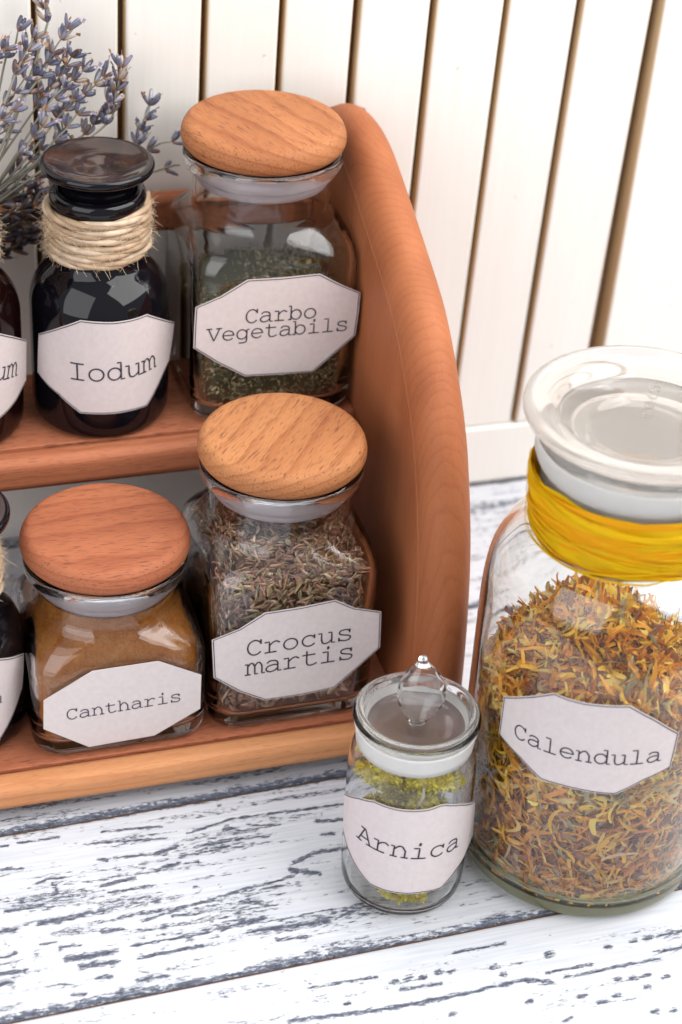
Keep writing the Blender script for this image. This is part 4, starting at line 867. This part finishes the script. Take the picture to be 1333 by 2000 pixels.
# petals
def petal(rng):
    n = 7; Ln = rng.uniform(7, 17); w0 = rng.uniform(.5, 1.3); bend = rng.uniform(-5, 5); tw = rng.uniform(-2.2, 2.2); V = []
    b2 = rng.uniform(-1.5, 1.5)
    for i in range(n):
        u = i / (n - 1); c = np.array([(u - .5) * Ln * .9, bend * ((2 * u - 1) ** 2 - .4) + b2 * (2 * u - 1) ** 3, .8 * math.sin(u * 3 + bend)])
        w = w0 * (math.sin(math.pi * (.12 + .76 * u)) ** .45) * (.75 + .4 * u); a = tw * u
        d = np.array([0, math.cos(a), math.sin(a)]); nd = np.array([0, -math.sin(a), math.cos(a)])
        V += [c - d * w, c + nd * w * .35, c + d * w]
    F = []
    for i in range(n - 1):
        for j in range(2): F.append((i * 3 + j, (i + 1) * 3 + j, (i + 1) * 3 + j + 1, i * 3 + j + 1))
    return np.array(V), np.array(F)
rng = np.random.default_rng(21); T = [petal(rng) for _ in range(40)]
Rw = 41.7; n_ = 7000; ang = rng.uniform(0, 2 * math.pi, n_); zz = rng.uniform(7.6, 84, n_); rr = Rw - 1.0 - 5.5 * rng.random(n_) ** 1.3
pos = np.stack([rr * np.cos(ang), rr * np.sin(ang), zz], 1); nrm = np.stack([np.cos(ang), np.sin(ang), 0 * ang], 1)
n2 = 3600; r2_ = 41 * np.sqrt(rng.random(n2)); an2 = rng.uniform(0, 2 * math.pi, n2)
def heap(x, y):
    r = np.hypot(x, y); return 98.5 - 22 * (r / 41) ** 1.3 + 2.2 * np.sin(x / 7 + 1) + 2.0 * np.cos(y / 6)
x2 = r2_ * np.cos(an2); y2 = r2_ * np.sin(an2); z2 = heap(x2, y2) - rng.random(n2) ** 1.5 * 6 + rng.random(n2) * 1.5
pos = np.concatenate([pos, np.stack([x2, y2, z2], 1)]); nrm = np.concatenate([nrm, np.zeros((n2, 3))])
keep = pos[:, 2] < heap(pos[:, 0], pos[:, 1]) + 2; pos = pos[keep]; nrm = nrm[keep]
base = np.array([[.93, .44, .035], [1.0, .58, .05], [1.0, .74, .15], [.78, .30, .03], [.40, .16, .06], [.80, .62, .26], [.42, .36, .18], [.26, .11, .06]])
pick = rng.choice(len(base), len(pos), p=[.24, .2, .15, .14, .09, .07, .06, .05]); tn = np.clip(base[pick] * rng.uniform(.8, 1.15, (len(pos), 1)), 0, 1)
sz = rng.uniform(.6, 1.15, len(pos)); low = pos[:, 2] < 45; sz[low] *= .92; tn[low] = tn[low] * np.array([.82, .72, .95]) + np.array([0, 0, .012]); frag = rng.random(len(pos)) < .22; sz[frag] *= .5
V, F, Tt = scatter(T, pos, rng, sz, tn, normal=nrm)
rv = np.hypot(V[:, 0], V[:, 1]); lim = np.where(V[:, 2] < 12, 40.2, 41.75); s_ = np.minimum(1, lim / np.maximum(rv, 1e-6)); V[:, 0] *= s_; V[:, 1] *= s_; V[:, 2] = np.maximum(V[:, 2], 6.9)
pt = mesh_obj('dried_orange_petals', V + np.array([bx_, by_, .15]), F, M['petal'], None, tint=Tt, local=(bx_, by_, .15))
tag(pt, 'dried orange and yellow petals heaped in the big bottle', 'dried petals', kind='stuff')
# seed heads among the petals
bag = Bag()
for _ in range(26):
    a = rng.uniform(-2.9, -.4); z_ = rng.uniform(10, 88); rr_ = 37.8; c = np.array([rr_ * math.cos(a), rr_ * math.sin(a), z_]); ax3 = rng.normal(size=3); ax3 /= np.linalg.norm(ax3); R_ = rng.uniform(2.6, 3.8)
    for k in range(16):
        d = rng.normal(size=3) * .45 + ax3; d /= np.linalg.norm(d); s = np.cross(d, rng.normal(size=3)); s /= np.linalg.norm(s)
        P = [c - ax3 * R_ * .8, c - ax3 * R_ * .1 + s * R_ * .75, c + ax3 * R_ * .7 + s * R_ * rng.uniform(.1, .8)]
        Vv, Ff = tube(catmull(P, 3), lambda u: .42 * (1 - .6 * u), 4); bag.add(Vv, Ff, np.array([.36, .33, .19]) * rng.uniform(.6, 1.15))
sh_ = mesh_obj('seed_heads', np.concatenate(bag.V), bag.F, M['tint'], pt, tint=np.concatenate(bag.T))
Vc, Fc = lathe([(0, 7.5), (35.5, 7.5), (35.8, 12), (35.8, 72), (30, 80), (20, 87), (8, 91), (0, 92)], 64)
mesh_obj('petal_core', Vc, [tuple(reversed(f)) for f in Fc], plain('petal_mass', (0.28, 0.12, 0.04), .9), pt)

# ------------------------------------------------------------------ dried lavender lying on the upper shelf behind the dark bottles
WHERE = ['tallest lavender sprig at the top edge of the photo', 'lavender sprig with sparse buds at the upper left', 'dense lavender head left of the tallest one\'s stem',
 'lavender head just below the densest one', 'lavender head pointing right, above the bottle stopper', 'lavender head at the left photo edge, level with the stopper top', 'lavender sprig bending over to the right above the black stopper',
 'upright lavender head furthest above the black stopper\'s right side', 'loose lavender head directly above the black stopper\'s left edge', 'small lavender head behind the middle of the black stopper', 'lavender head left of the black stopper rim',
 'drooping lavender head beside the black stopper\'s left rim', 'upright lavender head between the black stopper and the golden lid', 'lavender head lying level beside the golden lid', 'single thin lavender tip touching the golden lid jar']
for i, (root, a, tip) in enumerate(SPRIGS):
    rg = np.random.default_rng(100 + i); root, a, tip = (np.array(q) + np.array([0, 0, ZT]) for q in (root, a, tip))
    lab = ('dried ' + WHERE[i]) if i < len(WHERE) else ['tall dried lavender head in the upper left bunch, short of the photo top', 'shadowed lavender head behind the black bottle twine, topmost of three', 'shadowed lavender head behind the black bottle twine, middle of three', 'shadowed lavender head behind the black bottle twine, lowest of three', 'dried lavender head at the left photo edge above the cut off bottle', 'dried lavender head in the thick of the bunch, left of the upper slat gap', 'lowest shadowed lavender head at the left photo edge', 'dried lavender head at the far upper left photo edge', 'dried lavender head at the left photo edge beside the cut off stopper', 'dried lavender head hidden mostly behind the left of the black stopper', 'dark lavender tuft at the left photo edge, level with the back rail', 'dark lavender tuft against the back rail beside the black bottle neck', 'dark lavender tuft at the photo edge below the back rail', 'dark lavender tuft touching the twine of the black bottle', 'lowest dark lavender tuft above the cut off bottle', 'dark lavender tuft just under the left rim of the black stopper'][i - len(WHERE)]
    t = thing('lavender_sprig', lab, 'dried lavender', tuple(root), 'dried lavender sprigs behind the bottles')
    ctrl = (root + a) / 2 + np.array([rg.uniform(-3, 3), rg.uniform(-1, 1), rg.uniform(-2, 4)]); mid2 = (a + tip) / 2 + rg.uniform(-1, 1, 3)
    C = catmull([root, ctrl, a, mid2, tip], 10); C = [c - root for c in C]
    V, F = tube(C, lambda u: .55 - .25 * u, 6); bg_ = Bag(); bg_.add(V, F, np.array([.27, .26, .21]) * rg.uniform(.8, 1.2)); bg_.obj('stem', M['tint'], t)
    bag = Bag(); L0 = np.linalg.norm(tip - a); dirv = (tip - a) / L0; nw = max(2, int(L0 / 3.6))
    if i == 14: nw = 1
    for wv_ in range(nw):
        u = (wv_ + rg.uniform(-.15, .15)) / max(nw - 1, 1); c = a - root + (tip - a) * min(max(u, 0), 1)
        for b_ in range(rg.integers(5, 8) if i != 14 else 3):
            s = np.cross(dirv, rg.normal(size=3)); s /= np.linalg.norm(s); d = dirv * rg.uniform(.55, 1.1) + s * rg.uniform(.35, .8); d /= np.linalg.norm(d)
            ln = rg.uniform(4.2, 6.4); w_b = rg.uniform(.52, .88); base_ = c + s * .5
            e1 = np.cross(d, s); e1 /= np.linalg.norm(e1); e2 = np.cross(d, e1); V = []; T_ = []; nr = 8; sec = [(0, .25), (.12, .7), (.35, 1.0), (.6, 1.05), (.82, .85), (.95, .62), (1.0, .3)]
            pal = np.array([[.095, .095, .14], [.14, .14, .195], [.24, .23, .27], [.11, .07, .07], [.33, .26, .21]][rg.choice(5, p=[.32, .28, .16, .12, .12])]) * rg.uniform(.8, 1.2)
            pal = pal * np.array([.6, .5, .4]) if i >= 25 else pal  # shade behind the bottles put into the bud colour of the dark tufts
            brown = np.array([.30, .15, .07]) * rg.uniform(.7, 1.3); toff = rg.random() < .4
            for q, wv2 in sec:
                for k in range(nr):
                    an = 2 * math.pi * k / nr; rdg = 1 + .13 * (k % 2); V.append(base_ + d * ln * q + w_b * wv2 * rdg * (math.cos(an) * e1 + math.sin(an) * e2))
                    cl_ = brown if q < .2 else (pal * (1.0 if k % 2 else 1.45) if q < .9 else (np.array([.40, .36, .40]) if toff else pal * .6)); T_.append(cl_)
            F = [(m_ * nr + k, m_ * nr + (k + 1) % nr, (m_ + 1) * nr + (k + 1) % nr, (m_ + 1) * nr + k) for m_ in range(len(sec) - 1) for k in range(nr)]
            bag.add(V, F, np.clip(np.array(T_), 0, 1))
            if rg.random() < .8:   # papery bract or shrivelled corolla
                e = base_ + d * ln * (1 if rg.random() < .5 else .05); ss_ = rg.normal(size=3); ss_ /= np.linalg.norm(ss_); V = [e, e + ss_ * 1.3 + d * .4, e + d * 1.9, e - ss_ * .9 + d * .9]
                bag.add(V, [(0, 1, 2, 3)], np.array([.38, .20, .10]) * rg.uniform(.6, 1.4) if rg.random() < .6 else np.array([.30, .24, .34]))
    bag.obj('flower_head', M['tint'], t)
